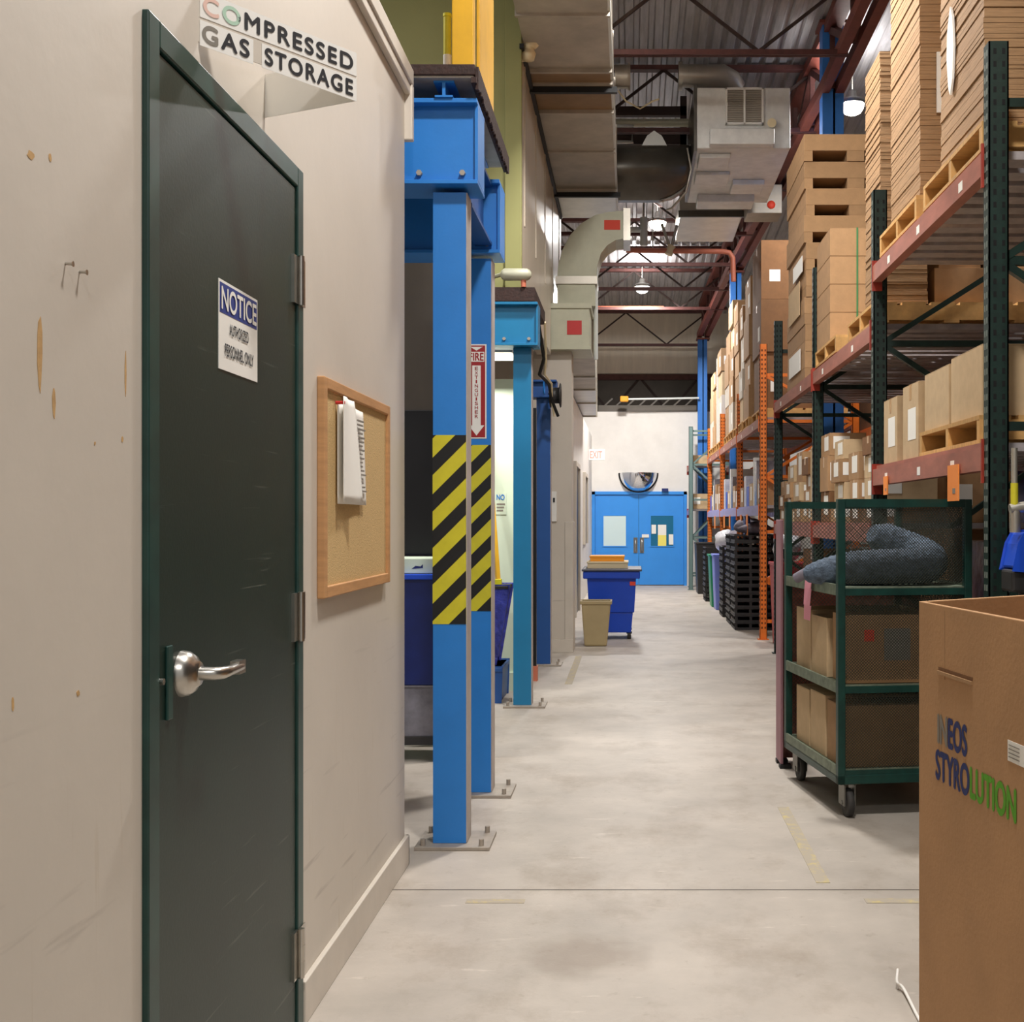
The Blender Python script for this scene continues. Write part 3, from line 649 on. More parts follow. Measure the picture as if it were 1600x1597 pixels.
# curved drop duct
Y0 = 11.98
outer = [(870, 440), (872, 415), (879, 390), (891, 367), (908, 349), (930, 336), (952, 331), (978, 329)]
inner = [(978, 372), (962, 375), (949, 383), (939, 396), (933, 415), (931, 440)]
t = thing('elbow_duct', 'curved galvanised elbow duct dropping to the green duct box', 'duct', P(900, 475, Y0))
m = MB(); m.prism([(px(a, Y0), pz(b, Y0)) for a, b in outer+inner], Y0, Y0+.45); m.build('elbow', 'green_duct', t)
MB().box(px(868, Y0), px(933, Y0), Y0-.02, Y0+.47, pz(444, Y0), pz(432, Y0)).build('flange', 'galv', t); m = MB(); m.box(px(974, Y0), px(985, Y0), Y0-.02, Y0+.47, pz(376, Y0), pz(326, Y0)); m.build('flange', 'galv', t)
MB().box(px(871, Y0), px(930, Y0), Y0, Y0+.45, pz(478, Y0), pz(444, Y0)).build('riser', 'green_duct', t)
MB().box(px(944, Y0), px(969, Y0), Y0-.004, Y0, pz(359, Y0), pz(344, Y0)).build('sticker', 'red_orange', t)
t = thing('duct_box', 'pale green sheet-metal duct box with a red square sticker', 'duct', P(888, 546, 11.75))
Yb = 11.75
m = MB(); m.box(px(853, Yb), px(921, Yb), Yb, 12.4, pz(544, Yb), pz(476, Yb)); m.build('box_body', 'green_duct', t, bevel=.006)
MB().box(px(850, Yb), px(924, Yb), Yb-.02, 12.42, pz(482, Yb), pz(474, Yb)).build('flange', 'green_duct', t); m = MB(); m.box(px(852, Yb), px(923, Yb), Yb-.012, 12.41, pz(546, Yb), pz(541, Yb)); m.build('flange', 'green_duct', t)
MB().box(px(886, Yb), px(909, Yb), Yb-.006, Yb-.001, pz(523, Yb), pz(501, Yb)).build('sticker', 'red', t)
t = thing('low_duct', 'lower galvanised duct running on above the wastebasket wall', 'duct', (-.6, 15, 2.97))
for i, (a, b) in enumerate([(12.45, 14.2), (14.2, 15.6), (15.6, 17.4), (17.4, 19.6)]):
    def lr(Y): q = (Y-12)/7.6; return -.85-.06*q, -.352-.2*q
    z = 2.97; l0, r0 = lr(a); l1, r1 = lr(b-.03)
    m = MB(); m.add([(l0, a, z), (r0, a, z), (r1, b-.03, z), (l1, b-.03, z), (l0, a, z+.4), (r0, a, z+.4), (r1, b-.03, z+.4), (l1, b-.03, z+.4)],
                    [(3, 2, 1, 0), (4, 5, 6, 7), (0, 1, 5, 4), (1, 2, 6, 5), (2, 3, 7, 6), (3, 0, 4, 7)])
    m.build('duct_section', ['galv_dull', 'galv_dull', 'galv', 'galv'][i], t)
    MB().box(l1-.02, r1+.02, b-.05, b, z-.02, z+.42).build('seam_flange', 'galv', t)
MB().tube([(px(931, 12.1), 12.1, pz(648, 12.1)+.55), (px(931, 12.1), 12.1, pz(400, 12.1))], .022, 10).build('vertical_conduit', 'white_pipe', label='thin pale vertical pipe along the right side of drop duct', cat='pipe')
# hvac unit
Yh = 12.2
t = thing('air_handling_unit', 'boxy galvanised air handling unit with a white grille, hung from the roof', 'air handler', P(1160, 232, Yh))
x0, x1, z0, z1 = px(1089, Yh), px(1235, Yh), pz(232, Yh), pz(137, Yh)
MB().box(x0, x1, Yh, 14.3, z0, z1).build('casing', 'galv_box', t, bevel=.01)
m = MB(); g0, g1, h0, h1 = px(1133, Yh), px(1193, Yh), pz(196, Yh), pz(138, Yh); a = .022
for q in ((g0, g0+a, h0, h1), (g1-a, g1, h0, h1), (g0, g1, h0, h0+a), (g0, g1, h1-a, h1), ((g0+g1)/2-.01, (g0+g1)/2+.01, h0, h1)): m.box(q[0], q[1], Yh-.03, Yh, q[2], q[3])
gr = m.build('grille', 'white', t, bevel=.003)
m = MB(); z = h0+a
while z < h1-a: m.box(g0+a, g1-a, Yh-.02, Yh-.005, z, z+.006); z += .018
m.build('louvre', 'galv_dull', gr); MB().box(g0+a, g1-a, Yh-.004, Yh-.001, h0+a, h1-a).build('filter', 'galv', gr)
MB().box(px(1108, Yh), px(1208, Yh), Yh-.12, Yh, pz(231, Yh), pz(206, Yh)).build('drip_tray', 'galv_box', t, bevel=.01)
for q in ((.03, .35, 12.35, 12.75, .05), (.03, .4, 13.0, 13.4, .04), (.45, .8, 13.3, 13.7, .06), (.1, .75, 13.9, 14.25, .09)): MB().box(x0+q[0], x0+q[1], q[2], q[3], z0-q[4], z0).build('access_panel', 'galv_box', t, bevel=.01)
MB().tube([P(1206, 192, Yh), P(1206, 192, Yh-.1)], .045, 12).build('pipe_stub', 'cream', t)
MB().box(x0-.03, x0, 12.2, 14.2, z0-.02, z1+.02).build('side_rail', 'dark_steel', t)
t = thing('round_duct', 'short round spiral duct above the air handling unit', 'duct', P(1100, 137, 12.75))
c = pz(119, 12.75); m = MB()
m.tube([(px(1064, 12.75), 12.75, c), (px(1130, 12.75), 12.75, c), (px(1142, 12.75), 12.8, c-.03), (px(1150, 12.75), 12.85, c-.1)], .118, 24); m.build('duct_body', 'galv', t)
MB().tube([(px(1060, 12.75), 12.75, c), (px(1066, 12.75), 12.75, c)], .145, 24).build('flange', 'galv', t)
t = thing('round_duct_stub', 'short round duct stub at the right side of long duct', 'duct', P(973, 140, 12.5))
MB().tube([(px(961, 12.5), 12.5, pz(120, 12.5)), (px(983, 12.5), 12.5, pz(120, 12.5))], .12, 24).build('stub', 'galv', t)
MB().tube([(px(981, 12.5), 12.5, pz(120, 12.5)), (px(985, 12.5), 12.5, pz(120, 12.5))], .135, 24).build('flange', 'galv_dull', t)
# dark curved heel duct
Yd = 12.9; prof = [(961, 313), (1030, 313), (1050, 309), (1065, 300), (1075, 285), (1079, 268), (1079, 226), (961, 226)]
t = thing('curved_duct', 'dark glossy curved duct linking long duct and air handler', 'duct', P(1020, 313, Yd))
m = MB(); m.prism([(px(a, Yd), pz(b, Yd)) for a, b in prof], Yd, Yd+.1)
prof2 = prof[:]
m2 = MB(); n = 10; rings = []
for i in range(n+1):                      # bulged front face
    a = i/n; zz = pz(313, Yd)+(pz(226, Yd)-pz(313, Yd))*a; dy = -.30*math.sin(math.pi*a)**.6
    rings.append((zz, dy))
vs = []
for zz, dy in rings:
    a = (zz-pz(313, Yd))/(pz(226, Yd)-pz(313, Yd)); xr = px(1079, Yd)-(.30*(1-min(1, a/.5))**2.2 if a < .5 else 0)
    vs += [(px(961, Yd), Yd+dy, zz), (xr-.06, Yd+dy, zz), (xr, Yd+dy*.4+.02, zz), (xr, Yd+.1, zz)]
fs = [(i*4+j, i*4+j+1, i*4+j+5, i*4+j+4) for i in range(n) for j in range(3)]
m2.add(vs, fs, 0, True); m2.build('duct_heel', 'dark_steel', t); m.build('duct_back', 'dark_steel', t)
MB().prism([(px(1003, 12.7), pz(227, 12.7)), (px(1042, 12.7), pz(227, 12.7)), (px(1034, 12.7), pz(212, 12.7)), (px(1022, 12.7), pz(204, 12.7)), (px(1011, 12.7), pz(212, 12.7))], 12.7, 12.9).build('hood', 'white_pipe', t)
t = thing('strut_frame', 'dark hanging strut frame above the curved duct', 'frame', P(1020, 180, 13.6))
m = MB(); m.box(px(962, 13.6), px(1073, 13.6), 13.6, 13.68, pz(180, 13.6), pz(166, 13.6)); m.box(px(1063, 13.6), px(1073, 13.6), 13.6, 13.68, pz(225, 13.6), pz(150, 13.6)); m.box(px(962, 13.6), px(1073, 13.6), 13.6, 13.68, pz(225, 13.6), pz(206, 13.6)); m.build('strut', 'joist_dark', t)
MB().tube([P(962, 192, 13.4), P(1078, 192, 13.4)], .045, 12).build('pipe', 'green_duct', t)
MB().tube([P(962, 197, 13.2), P(988, 197, 13.2), P(988, 222, 13.2), P(962, 222, 13.2)], .02, 10).build('pipe_loop', 'white_pipe', t)
t = thing('flexible_conduit', 'thin drooping conduit between the two round duct ends', 'conduit', P(1000, 165, 12.4))
MB().tube([P(966, 142, 12.4), P(978, 158, 12.4), P(1000, 170, 12.4), P(1020, 158, 12.4), P(1030, 155, 12.4)], .009, 8).build('conduit_run', 'cream', t)
MB().tube([P(1074, 232, 12.55), P(1080, 265, 12.5), P(1072, 300, 12.5), P(1050, 325, 12.6), P(1042, 328, 12.7)], .011, 8).build('cable_run', 'galv', label='thin conduit curving down beside the dark curved duct', cat='conduit')
t = thing('flat_duct', 'flat galvanised duct under the roof behind the air handler', 'duct', (1.0, 15.9, 5.08))
MB().box(px(1062, 15.2), px(1160, 15.2), 15.2, 16.6, pz(338, 15.2), pz(338, 15.2)+.32).build('duct_body', 'galv', t, bevel=.01)
MB().box(px(1060, 15.2), px(1162, 15.2), 15.16, 15.2, pz(340, 15.2), pz(330, 15.2)).build('flange', 'dark_steel', t)
t = thing('wall_side_duct', 'small galvanised duct with a red tag near the pallet stack top', 'duct', P(1200, 335, 14.6))
MB().box(px(1168, 14.6), px(1222, 14.6), 14.6, 15.05, pz(333, 14.6), pz(288, 14.6)).build('duct_body', 'galv_dull', t, bevel=.008)
MB().lathe([(0, -.004), (.05, -.004), (.05, 0)], P(1205, 320, 14.597), 16, axis='y').build('tag', 'red_orange', t)
t = thing('pipe_fitting', 'white pipe tee hanging below the ductwork', 'pipe', P(1000, 385, 14.5))
MB().tube([P(982, 359, 14.5), P(1003, 359, 14.5)], .035, 12).build('branch', 'white_pipe', t)
MB().tube([P(1006, 340, 14.5), P(1006, 384, 14.5)], .045, 12).build('drop', 'white_pipe', t)
MB().tube([P(1006, 340, 14.5), Vector((px(1006, 14.5), 14.5, ceilZ(14.5)+.03))], .01, 8).build('hanger_rod', 'galv', t)
t = thing('sprinkler_pipe', 'reddish sprinkler pipe crossing the roof and bending down at right', 'pipe', P(1060, 393, 14.8))
MB().tube([P(978, 391, 14.8), P(1130, 393, 14.8), P(1140, 395, 14.8), P(1145, 403, 14.8), P(1146, 440, 14.8)], .032, 12).build('pipe_run', 'sprinkler_pipe', t)
MB().tube([P(1020, 391, 14.8), Vector((px(1020, 14.8), 14.8, ceilZ(14.8)+.03))], .008, 8).build('hanger_rod', 'galv', t)
MB().tube([P(1044, 398, 14.8), P(1050, 384, 14.8)], .05, 10).build('coupling', 'cream', t)
for k, (a, b) in enumerate([((1048, 390), (1034, 350)), ((1048, 390), (1058, 352))]): MB().tube([P(a[0], a[1], 14.8), P(b[0], b[1], 14.8)], .018, 8).build('brace', 'galv', t)
MB().tube([P(930, 481, 21.5), P(1037, 481, 21.5)], .035, 10).build('sprinkler_branch', 'sprinkler_pipe', label='reddish pipe far back under the roof trusses', cat='pipe')

# roof joists across
mats_j = 'joist'
NJ = [(9.3, 'nearest'), (11.2, 'second'), (13.1, 'third'), (15.0, 'fourth'), (16.9, 'fifth'), (18.5, 'sixth'), (20.0, 'seventh'), (21.4, 'eighth'), (24.6, 'farthest')]
for Y, lb in NJ:
    zt, zb = ceilZ(Y)-.03, chordZ(Y)
    x0, x1 = -6.4, (2.0 if Y < 16 else 1.7)
    if lb == 'farthest': x1 = 1.55
    t = thing('roof_joist', 'dark red open-web roof joist across the aisle, %s from the camera' % lb, 'roof joist', ((x0+x1)/2, Y, zb), 'open-web joists under the roof deck')
    m = MB(); m.box(x0, x1, Y-.035, Y-.008, zb, zb+.05); m.box(x0, x1, Y+.008, Y+.035, zb, zb+.05); m.build('bottom_chord', mats_j, t)
    MB().box(x0, x1, Y-.05, Y+.05, zt-.05, zt).build('top_chord', mats_j, t)
    m = MB(); x = x1; k = 0; st = .82
    while x > x0+st:
        a, b = (zt-.04, zb+.04) if k % 2 == 0 else (zb+.04, zt-.04)
        m.bar((x, Y, a), (x-st, Y, b), .028, .028, up=(0, 1, 0)); x -= st; k += 1
    m.build('web_member', 'joist_dark', t)
# girder along the racks over the blue columns
pts = [(2.12, 7.0), (2.0, 12.05), (1.62, 18.75), (1.42, 23.85)]
t = thing('roof_girder', 'long reddish roof girder running above the pallet racks', 'girder', (2.0, 15, 4.9))
m = MB(); mt_ = MB(); mw = MB()
for (xa, ya), (xb, yb) in zip(pts[:-1], pts[1:]):
    za, zb = chordZ(ya)-.0, chordZ(yb)-.0
    for dx in (-.075, .075): m.bar((xa+dx, ya, za+.06), (xb+dx, yb, zb+.06), .09, .11)
    mt_.bar((xa, ya, ceilZ(ya)-.09), (xb, yb, ceilZ(yb)-.09), .16, .1)
    n = max(2, round((yb-ya)/.95)); 
    for k in range(n):
        q0, q1 = k/n, (k+1)/n; A_ = Vector((xa+(xb-xa)*q0, ya+(yb-ya)*q0, 0)); B_ = Vector((xa+(xb-xa)*q1, ya+(yb-ya)*q1, 0))
        za_, zb_ = (chordZ(A_.y)+.08, ceilZ(B_.y)-.12) if k % 2 == 0 else (ceilZ(A_.y)-.12, chordZ(B_.y)+.08)
        mw.bar((A_.x, A_.y, za_), (B_.x, B_.y, zb_), .07, .07); mw.bar((B_.x, B_.y, chordZ(B_.y)+.05), (B_.x, B_.y, ceilZ(B_.y)-.1), .05, .05)
m.build('bottom_chord', 'girder', t); mt_.build('top_chord', 'girder', t); mw.build('web_member', 'joist', t)
for i, (x, Y, w_) in enumerate([(2.02, 12.15, .19), (1.63, 18.75, .15), (1.415, 23.75, .16)]):
    t = thing('building_column', ['bright blue building column above the stacked trays, nearest', 'blue building column glimpsed behind the middle roof steel', 'blue building column at the far end wall'][i], 'column', (x, Y, 0), 'blue building columns behind the racks')
    zt = chordZ(Y)-.02 if i else ceilZ(Y)-.03
    m = MB(); m.box(x-w_/2, x+w_/2, Y-w_/2, Y-w_/2+.015, 0, zt); m.box(x-w_/2, x+w_/2, Y+w_/2-.015, Y+w_/2, 0, zt); m.box(x-.01, x+.01, Y-w_/2, Y+w_/2, 0, zt)
    m.build('column_shaft', 'blue_column', t)
    MB().box(x-w_*.8, x+w_*.8, Y-w_*.8, Y+w_*.8, zt-.03, zt).build('cap_plate', 'girder', t)
    MB().box(x-w_/2-.02, x-w_/2, Y-w_/2, Y+w_/2, 1.5, zt-.03).build('side_cover', 'blue_column', t)
# trusses in the opening over the end wall
t = thing('rear_truss', 'dark truss in the opening above the white end wall', 'truss', (0, 25.6, 3.6))
Yt = 25.6; m = MB(); m.box(-6.5, 6.5, Yt-.05, Yt+.05, pz(594, Yt), pz(585, Yt)); m.box(-6.5, 6.5, Yt-.05, Yt+.05, pz(650, Yt), pz(642, Yt)); m.build('chord', 'joist', t)
m = MB(); x = -2.9; k = 0
while x < 3.5: m.bar((x, Yt, pz(590, Yt) if k % 2 else pz(645, Yt)), (x+.62, Yt, pz(645, Yt) if k % 2 else pz(590, Yt)), .05, .05, up=(0, 1, 0)); x += .62; k += 1
m.build('web_member', 'joist_dark', t)
MB().tube([P(970, 624, 23.6), P(1092, 622, 23.6)], .02, 10).build('gas_pipe', 'white_pipe', label='thin pale pipe running along the top of the end wall', cat='pipe')
t = thing('valve', 'small yellow valve at the left end of thin pale pipe', 'valve', P(975, 628, 23.6)); MB().box(px(969, 23.6), px(982, 23.6), 23.55, 23.65, pz(628, 23.6), pz(619, 23.6)).build('valve_body', 'orange', t, bevel=.02)
t = thing('machine_frame', 'dark green machine frame lying along the end wall top', 'frame', P(1000, 643, 24.1))
m = MB(); m.box(px(935, 24.1), px(1088, 24.1), 24.02, 24.18, 3.43, 3.56)
for k in range(8): m.bar((px(945+k*18, 24.1), 24.1, 3.56), (px(957+k*18, 24.1), 24.1, 3.70), .03)
m.build('frame_body', 'dusk_panel', t)

# high-bay lamps
first = None
LB = ['bright high-bay lamp beyond the camera end of aisle', 'high-bay lamp over the near green door', 'high-bay lamp over the aisle by the cart',
      'glaring high-bay lamp beside the blue column and carton stack', 'glaring high-bay lamp below the ductwork', 'glaring high-bay lamp among the far roof trusses',
      'high-bay lamp over the back of the racks', 'unseen high-bay lamp added to light the green wall']
for (x, y, z, p), lb in zip(LAMPS, LB):
    if first is None:
        t = thing('high_bay_lamp', lb, 'ceiling lamp', (x, y, z), 'high-bay lamps hanging from the roof'); first = t
        MB().lathe([(0, .0), (.13, .0), (.135, .01), (.12, .05), (.05, .07), (.04, .14), (0, .14)], (0, 0, 0), 24).build('housing', 'lamp_housing', t, local=True)
        MB().lathe([(0, -.11), (.045, -.105), (.085, -.085), (.11, -.05), (.125, 0)], (0, 0, 0), 24).build('lens', 'lens', t, local=True)
        MB().tube([(0, 0, .14), (0, 0, .50)], .006, 8).build('suspension_rod', 'lamp_housing', t, local=True)
    else: copy_tree(first, (x, y, z), lb)

# ================================================================ FAR END
t = thing('door_2', 'bright blue double doors in the far end wall', None, ((dx0+dx1)/2, EY, 0), kind='structure')
m = MB(); m.box(dx0, dx0+.06, EY-.03, EY+.1, 0, dzt); m.box(dx1-.06, dx1, EY-.03, EY+.1, 0, dzt); m.box(dx0, dx1, EY-.03, EY+.1, dzt-.06, dzt); m.build('door_frame', 'door_blue', t)
cx = px(998, EY)
for k, (a, b) in enumerate([(dx0+.065, cx-.003), (cx+.003, dx1-.065)]):
    lf = MB().box(a, b, EY, EY+.05, .015, dzt-.065).build('door_leaf', 'door_blue', t)
    pts = (943, 978) if k == 0 else (1017, 1052)
    a, b = px(pts[0], EY), px(pts[1], EY); z0, z1 = pz(853, EY), pz(806, EY)
    fr = MB(); [fr.box(*q) for q in ((a-.02, a, EY-.012, EY, z0, z1), (b, b+.02, EY-.012, EY, z0, z1), (a-.02, b+.02, EY-.012, EY, z0-.02, z0), (a-.02, b+.02, EY-.012, EY, z1, z1+.02))]
    fr.build('window_frame', 'door_blue', lf)
    MB().box(a, b, EY-.006, EY-.001, z0, z1).build('pane', 'door_glass' if k == 0 else 'teal_glass', lf)
    hx = px(993 if k == 0 else 1003, EY)
    MB().box(hx-.04, hx+.04, EY-.012, EY-.001, pz(864, EY), pz(840, EY)).build('pull_plate', 'caster_metal', lf)
    MB().tube([(hx, EY-.01, pz(843, EY)), (hx, EY-.06, pz(846, EY)), (hx, EY-.06, pz(858, EY)), (hx, EY-.01, pz(861, EY))], .012, 8).build('door_pull', 'steel', lf)
for i, (a, b, c_, d_, mt, lb) in enumerate([(1028, 1041, 820, 836, 'paper', 'white sheet taped in the right blue door window'), (1028, 1041, 836, 853, 'pale_yellow', 'yellow sheet taped in the right blue door window'),
                                            (1018, 1025, 820, 834, 'paper', 'narrow white sheet at the left of door window'), (1045, 1052, 835, 851, 'paper', 'narrow white sheet at the right of door window'),
                                            (1003, 1014, 835, 840, 'paper', 'small white plate above the blue door pulls')]):
    MB().box(px(a, EY), px(b, EY), EY-.016, EY-.0125, pz(d_, EY), pz(c_, EY)).build('taped_sheet' if i < 4 else 'door_plate', mt, label=lb, cat='paper' if i < 4 else 'sign')
# convex mirror (half dome)
t = thing('convex_mirror', 'half-dome convex mirror above the blue double doors', 'mirror', P(997, 768, EY-.1))
c = Vector((px(997.5, EY), EY-.02, pz(739, EY))); r = px(1027, EY)-px(997.5, EY)
prof = [(r*math.sin(a), -.3*math.cos(a)) for a in [math.pi/2*i/10 for i in range(11)]]
MB().lathe(prof, c, 28, axis='y', a0=math.pi, a1=2*math.pi).build('dome', 'mirror', t)
MB().tube([c+Vector((r*math.cos(a), 0, r*math.sin(a))) for a in [math.pi+math.pi*i/24 for i in range(25)]], .022, 8).build('rim', 'black', t)
# exit sign
t = thing('exit_sign', 'faded white and red EXIT sign high on the left far wall', 'sign', P(931, 718, 22.5))
MB().box(px(918, 22.5), px(945, 22.5), 22.5, 22.56, pz(719, 22.5), pz(702, 22.5)).build('sign_box', 'white', t, bevel=.006)
MB().bar((-.76, 22.53, pz(712, 22.5)), (px(919, 22.5), 22.53, pz(712, 22.5)), .03, .03).build('arm', 'white', t)
text_mb('EXIT', (px(922, 22.5), 22.499, pz(716, 22.5)), (1, 0, 0), (0, 0, 1), .22, .13, bold=.03).build('lettering', 'exit_red', t)
# closer
MB().box(px(1034, EY), px(1044, EY), EY-.09, EY-.032, pz(768, EY), pz(765, EY)+.02).build('door_closer', 'navy_print', label='dark door closer on top edge of right blue door', cat='door closer')
# blue wheeled bin
Yb = 13.1
t = thing('wheeled_bin', 'bright blue wheeled recycling bin standing by the left wall', 'bin', (px(955, Yb), Yb+.35, 0))
xa, xb = px(916, Yb), px(993, Yb); z0, z1 = pz(990, Yb), pz(900, Yb); f_ = (px(922, Yb), px(992, Yb), px(911, Yb), px(1002, Yb))
def frus(m, x0, x1, y0, y1, z0, X0, X1, Y0, Y1, z1, mi=0):
    return m.add([(x0, y0, z0), (x1, y0, z0), (x1, y1, z0), (x0, y1, z0), (X0, Y0, z1), (X1, Y0, z1), (X1, Y1, z1), (X0, Y1, z1)],
                 [(3, 2, 1, 0), (4, 5, 6, 7), (0, 1, 5, 4), (1, 2, 6, 5), (2, 3, 7, 6), (3, 0, 4, 7)], mi)
m = MB(); zm = pz(958, Yb); zn = pz(935, Yb)
frus(m, px(926, Yb), px(986, Yb), 13.2, 13.7, z0, px(921, Yb), px(989, Yb), 13.17, 13.78, zm); frus(m, px(920, Yb), px(991, Yb), 13.15, 13.8, zm, px(917, Yb), px(994, Yb), 13.12, 13.85, z1)
m.build('bin_body', 'bin_blue', t, bevel=.012)
MB().box(px(911, Yb), px(1000, Yb), 13.07, 13.9, z1-.03, z1+.05).build('bin_rim', 'bin_blue', t, bevel=.012)
MB().box(px(909, Yb), px(1003, Yb), 13.05, 13.92, z1+.05, z1+.075).build('lid', 'bin_lid', t, bevel=.008)
for xx, yy in ((px(930, Yb), 13.25), (px(983, Yb), 13.25), (px(930, Yb), 13.7), (px(983, Yb), 13.7)): 
    MB().tube([(xx-.02, yy, .045), (xx+.02, yy, .045)], .045, 16).build('wheel', 'rubber', t)
    MB().box(xx-.03, xx+.03, yy-.02, yy+.02, .06, z0+.01).build('caster_fork', 'black', t)
MB().box(px(984, Yb), px(993, Yb), 13.115, 13.125, pz(915, Yb), pz(909, Yb)).build('sticker', 'red_orange', t)
zl = z1+.075
t = thing('carton_tray', 'cream shallow carton lying on the blue bin lid', 'box', (px(948, 13.4), 13.5, zl)); MB().box(px(918, 13.3), px(981, 13.3), 13.25, 13.75, zl, zl+.07).build('tray_body', 'cream', t, bevel=.004)
MB().box(px(917, 13.3), px(982, 13.3), 13.24, 13.76, zl+.055, zl+.075).build('tray_lid', 'cream', t, bevel=.003)
t = thing('orange_folder_box', 'orange flat box on top of the cream carton', 'box', (px(948, 13.4), 13.5, zl+.075)); MB().box(px(922, 13.3), px(975, 13.3), 13.3, 13.7, zl+.075, zl+.125).build('box_body', 'orange', t, bevel=.006)
MB().box(px(921, 13.3), px(976, 13.3), 13.29, 13.71, zl+.115, zl+.135).build('box_lid', 'orange', t, bevel=.004)
# wastebasket
Yw = 12.45
t = thing('wastebasket', 'beige plastic wastebasket standing in front of the blue bin', 'wastebasket', (px(931, Yw), Yw+.13, 0))
m = MB(); frus(m, px(913, Yw), px(948, Yw), Yw+.02, Yw+.24, 0.0, px(908, Yw), px(954, Yw), Yw, Yw+.28, pz(943, Yw)); m.build('basket_body', 'wastebasket', t, bevel=.02)
m = MB(); a, b = px(906, Yw), px(956, Yw); zz = pz(943, Yw)
for q in ((a, b, Yw-.012, Yw+.01), (a, b, Yw+.27, Yw+.29), (a, a+.02, Yw, Yw+.28), (b-.02, b, Yw, Yw+.28)): m.box(q[0], q[1], q[2], q[3], zz-.01, zz+.025)
m.build('rim', 'wastebasket', t, bevel=.004)
MB().box(a+.03, b-.03, Yw+.02, Yw+.26, zz, zz+.004).build('opening', 'black', t)

# ================================================================ PALLET RACKS
RX0, RX1 = 1.40, 2.48
def upright(t, x, y, ztop, mt, hole=True, w_=.078, d_=.07):
    m = MB(); m.box(x, x+w_, y, y+.006, 0, ztop); m.box(x, x+.006, y, y+d_, 0, ztop); m.box(x+w_-.006, x+w_, y, y+d_, 0, ztop)
    m.box(x+.006, x+w_-.006, y+d_-.006, y+d_, 0, ztop)
    if hole:
        z = .12
        while z < ztop-.05:
            for q in (.018, .052): m.box(x+q, x+q+.012, y-.0008, y+.001, z, z+.022, 1)
            for q in (.018, .044): m.box(x-.0008, x+.001, y+q, y+q+.012, z, z+.024, 2 if hole == 2 else 1)
            z += .05
    m.box(x-.02, x+w_+.02, y-.02, y+d_+.02, 0, .008)
    m.build('upright', [mt, 'hole_black', 'rack_worn'], t)
def rframe(t, y, ztop, mt, hole=True, x0=RX0, x1=RX1, levels=None):
    upright(t, x0, y, ztop, mt, hole); upright(t, x1-.078, y, ztop, mt, False)
    zz = levels or [.25, .95, 1.65, 2.30, 2.92]
    for z in zz: MB().box(x0+.078, x1-.078, y+.02, y+.05, z, z+.035).build('brace', mt, t)
    for k in range(len(zz)-1):
        a, b = (x0+.078, x1-.078) if k % 2 == 0 else (x1-.078, x0+.078)
        MB().bar((a, y+.035, zz[k+1]-.0), (b, y+.035, zz[k]+.035), .03, .035, up=(0, 1, 0)).build('brace', mt, t)
def rbeam(t, y0, y1, z, mt, h=.115, x0=RX0, x1=RX1, deck='deck_grey', skip=None, stickers=0, pitch=.19, clip='rack_red_deep'):
    for xx, s in ((x0-.006, 1), (x1+.006-.05, -1)):
        m = MB(); m.box(xx, xx+.05, y0, y1, z-h, z-.022); 
        if s == 1: m.box(xx+.022, xx+.05, y0, y1, z-.022, z)
        else: m.box(xx, xx+.028, y0, y1, z-.022, z)
        m.box(xx-.004, xx+.054, y0-.006, y0+.006, z-h-.05, z+.01, 1); m.box(xx-.004, xx+.054, y1-.006, y1+.006, z-h-.05, z+.01, 1)
        b = m.build('beam', [mt, clip], t)
        if s == 1:
            for k in range(stickers):
                yy = y0+(y1-y0)*(k+.5)/stickers+R.uniform(-.1, .1)
                MB().box(xx-.0012, xx, yy-.03, yy+.03, z-h+.02, z-h+.06).build('location_label', 'paper', b)
    if deck:
        m = MB(); y = y0+.06
        while y < y1-.1:
            if skip and skip[0] < y+.13 and y < skip[1]: y += pitch; continue
            m.box(x0+.045, x1-.045, y, y+.115, z-.035, z-.001); y += pitch
        m.build('deck', deck, t)
YA, YB, YC, YD = 4.75, 7.0, 9.3, 11.8
t = thing('pallet_rack', 'dark green and rust-red pallet rack along the right of the aisle, nearest', 'pallet rack', ((RX0+RX1)/2, 8.2, 0))
for y in (YA, YB, YC, YD): rframe(t, y, 3.17 if y < 6 else (3.20 if y < 8 else 3.23), 'rack_green', 2 if y < 8 else True)
rbeam(t, YA+.07, YB, 2.78, 'rack_red', stickers=3); rbeam(t, YA+.07, YB, 1.61, 'rack_red', stickers=3)
rbeam(t, YB+.07, YC, 2.45, 'rack_red', stickers=2); rbeam(t, YC+.07, YD, 2.45, 'rack_red', stickers=2)
rbeam(t, YB+.07, YC, 1.28, 'rack_red'); rbeam(t, YC+.07, YD, 1.28, 'rack_red')
tn = thing('pallet_rack', 'unseen pallet rack bay beside the camera, added to hold the shading stack', 'pallet rack', (1.94, 2.9, 0))  # out-of-view bay, added to carry a stack that blocks light
for y in (1.5, 4.19): rframe(tn, y, 3.2, 'rack_green', False)
rbeam(tn, 1.57, 4.19, 2.78, 'rack_red')
OY = [13.15, 15.95, 18.95, 22.0]
t = thing('pallet_rack', 'orange upright pallet rack farther along the right side', 'pallet rack', ((RX0+RX1)/2, 17.5, 0))
for y in OY: rframe(t, y, 3.2 if y < 15 else 2.95, 'rack_orange', True, levels=[.18, .62, 1.15, 1.75, 2.35, 2.85])
for a, b in zip(OY[:-1], OY[1:]):
    rbeam(t, a+.07, b, 2.42, 'rack_red', stickers=2, clip='rack_orange', pitch=.25, skip=(18.6, 18.9)); rbeam(t, a+.07, b, 1.46, 'rack_lavender', clip='rack_orange', pitch=.25, skip=(18.6, 18.9))
t = thing('low_rack', 'grey-green small rack at the far end beside the blue doors', 'rack', (1.5, 22.9, 0))
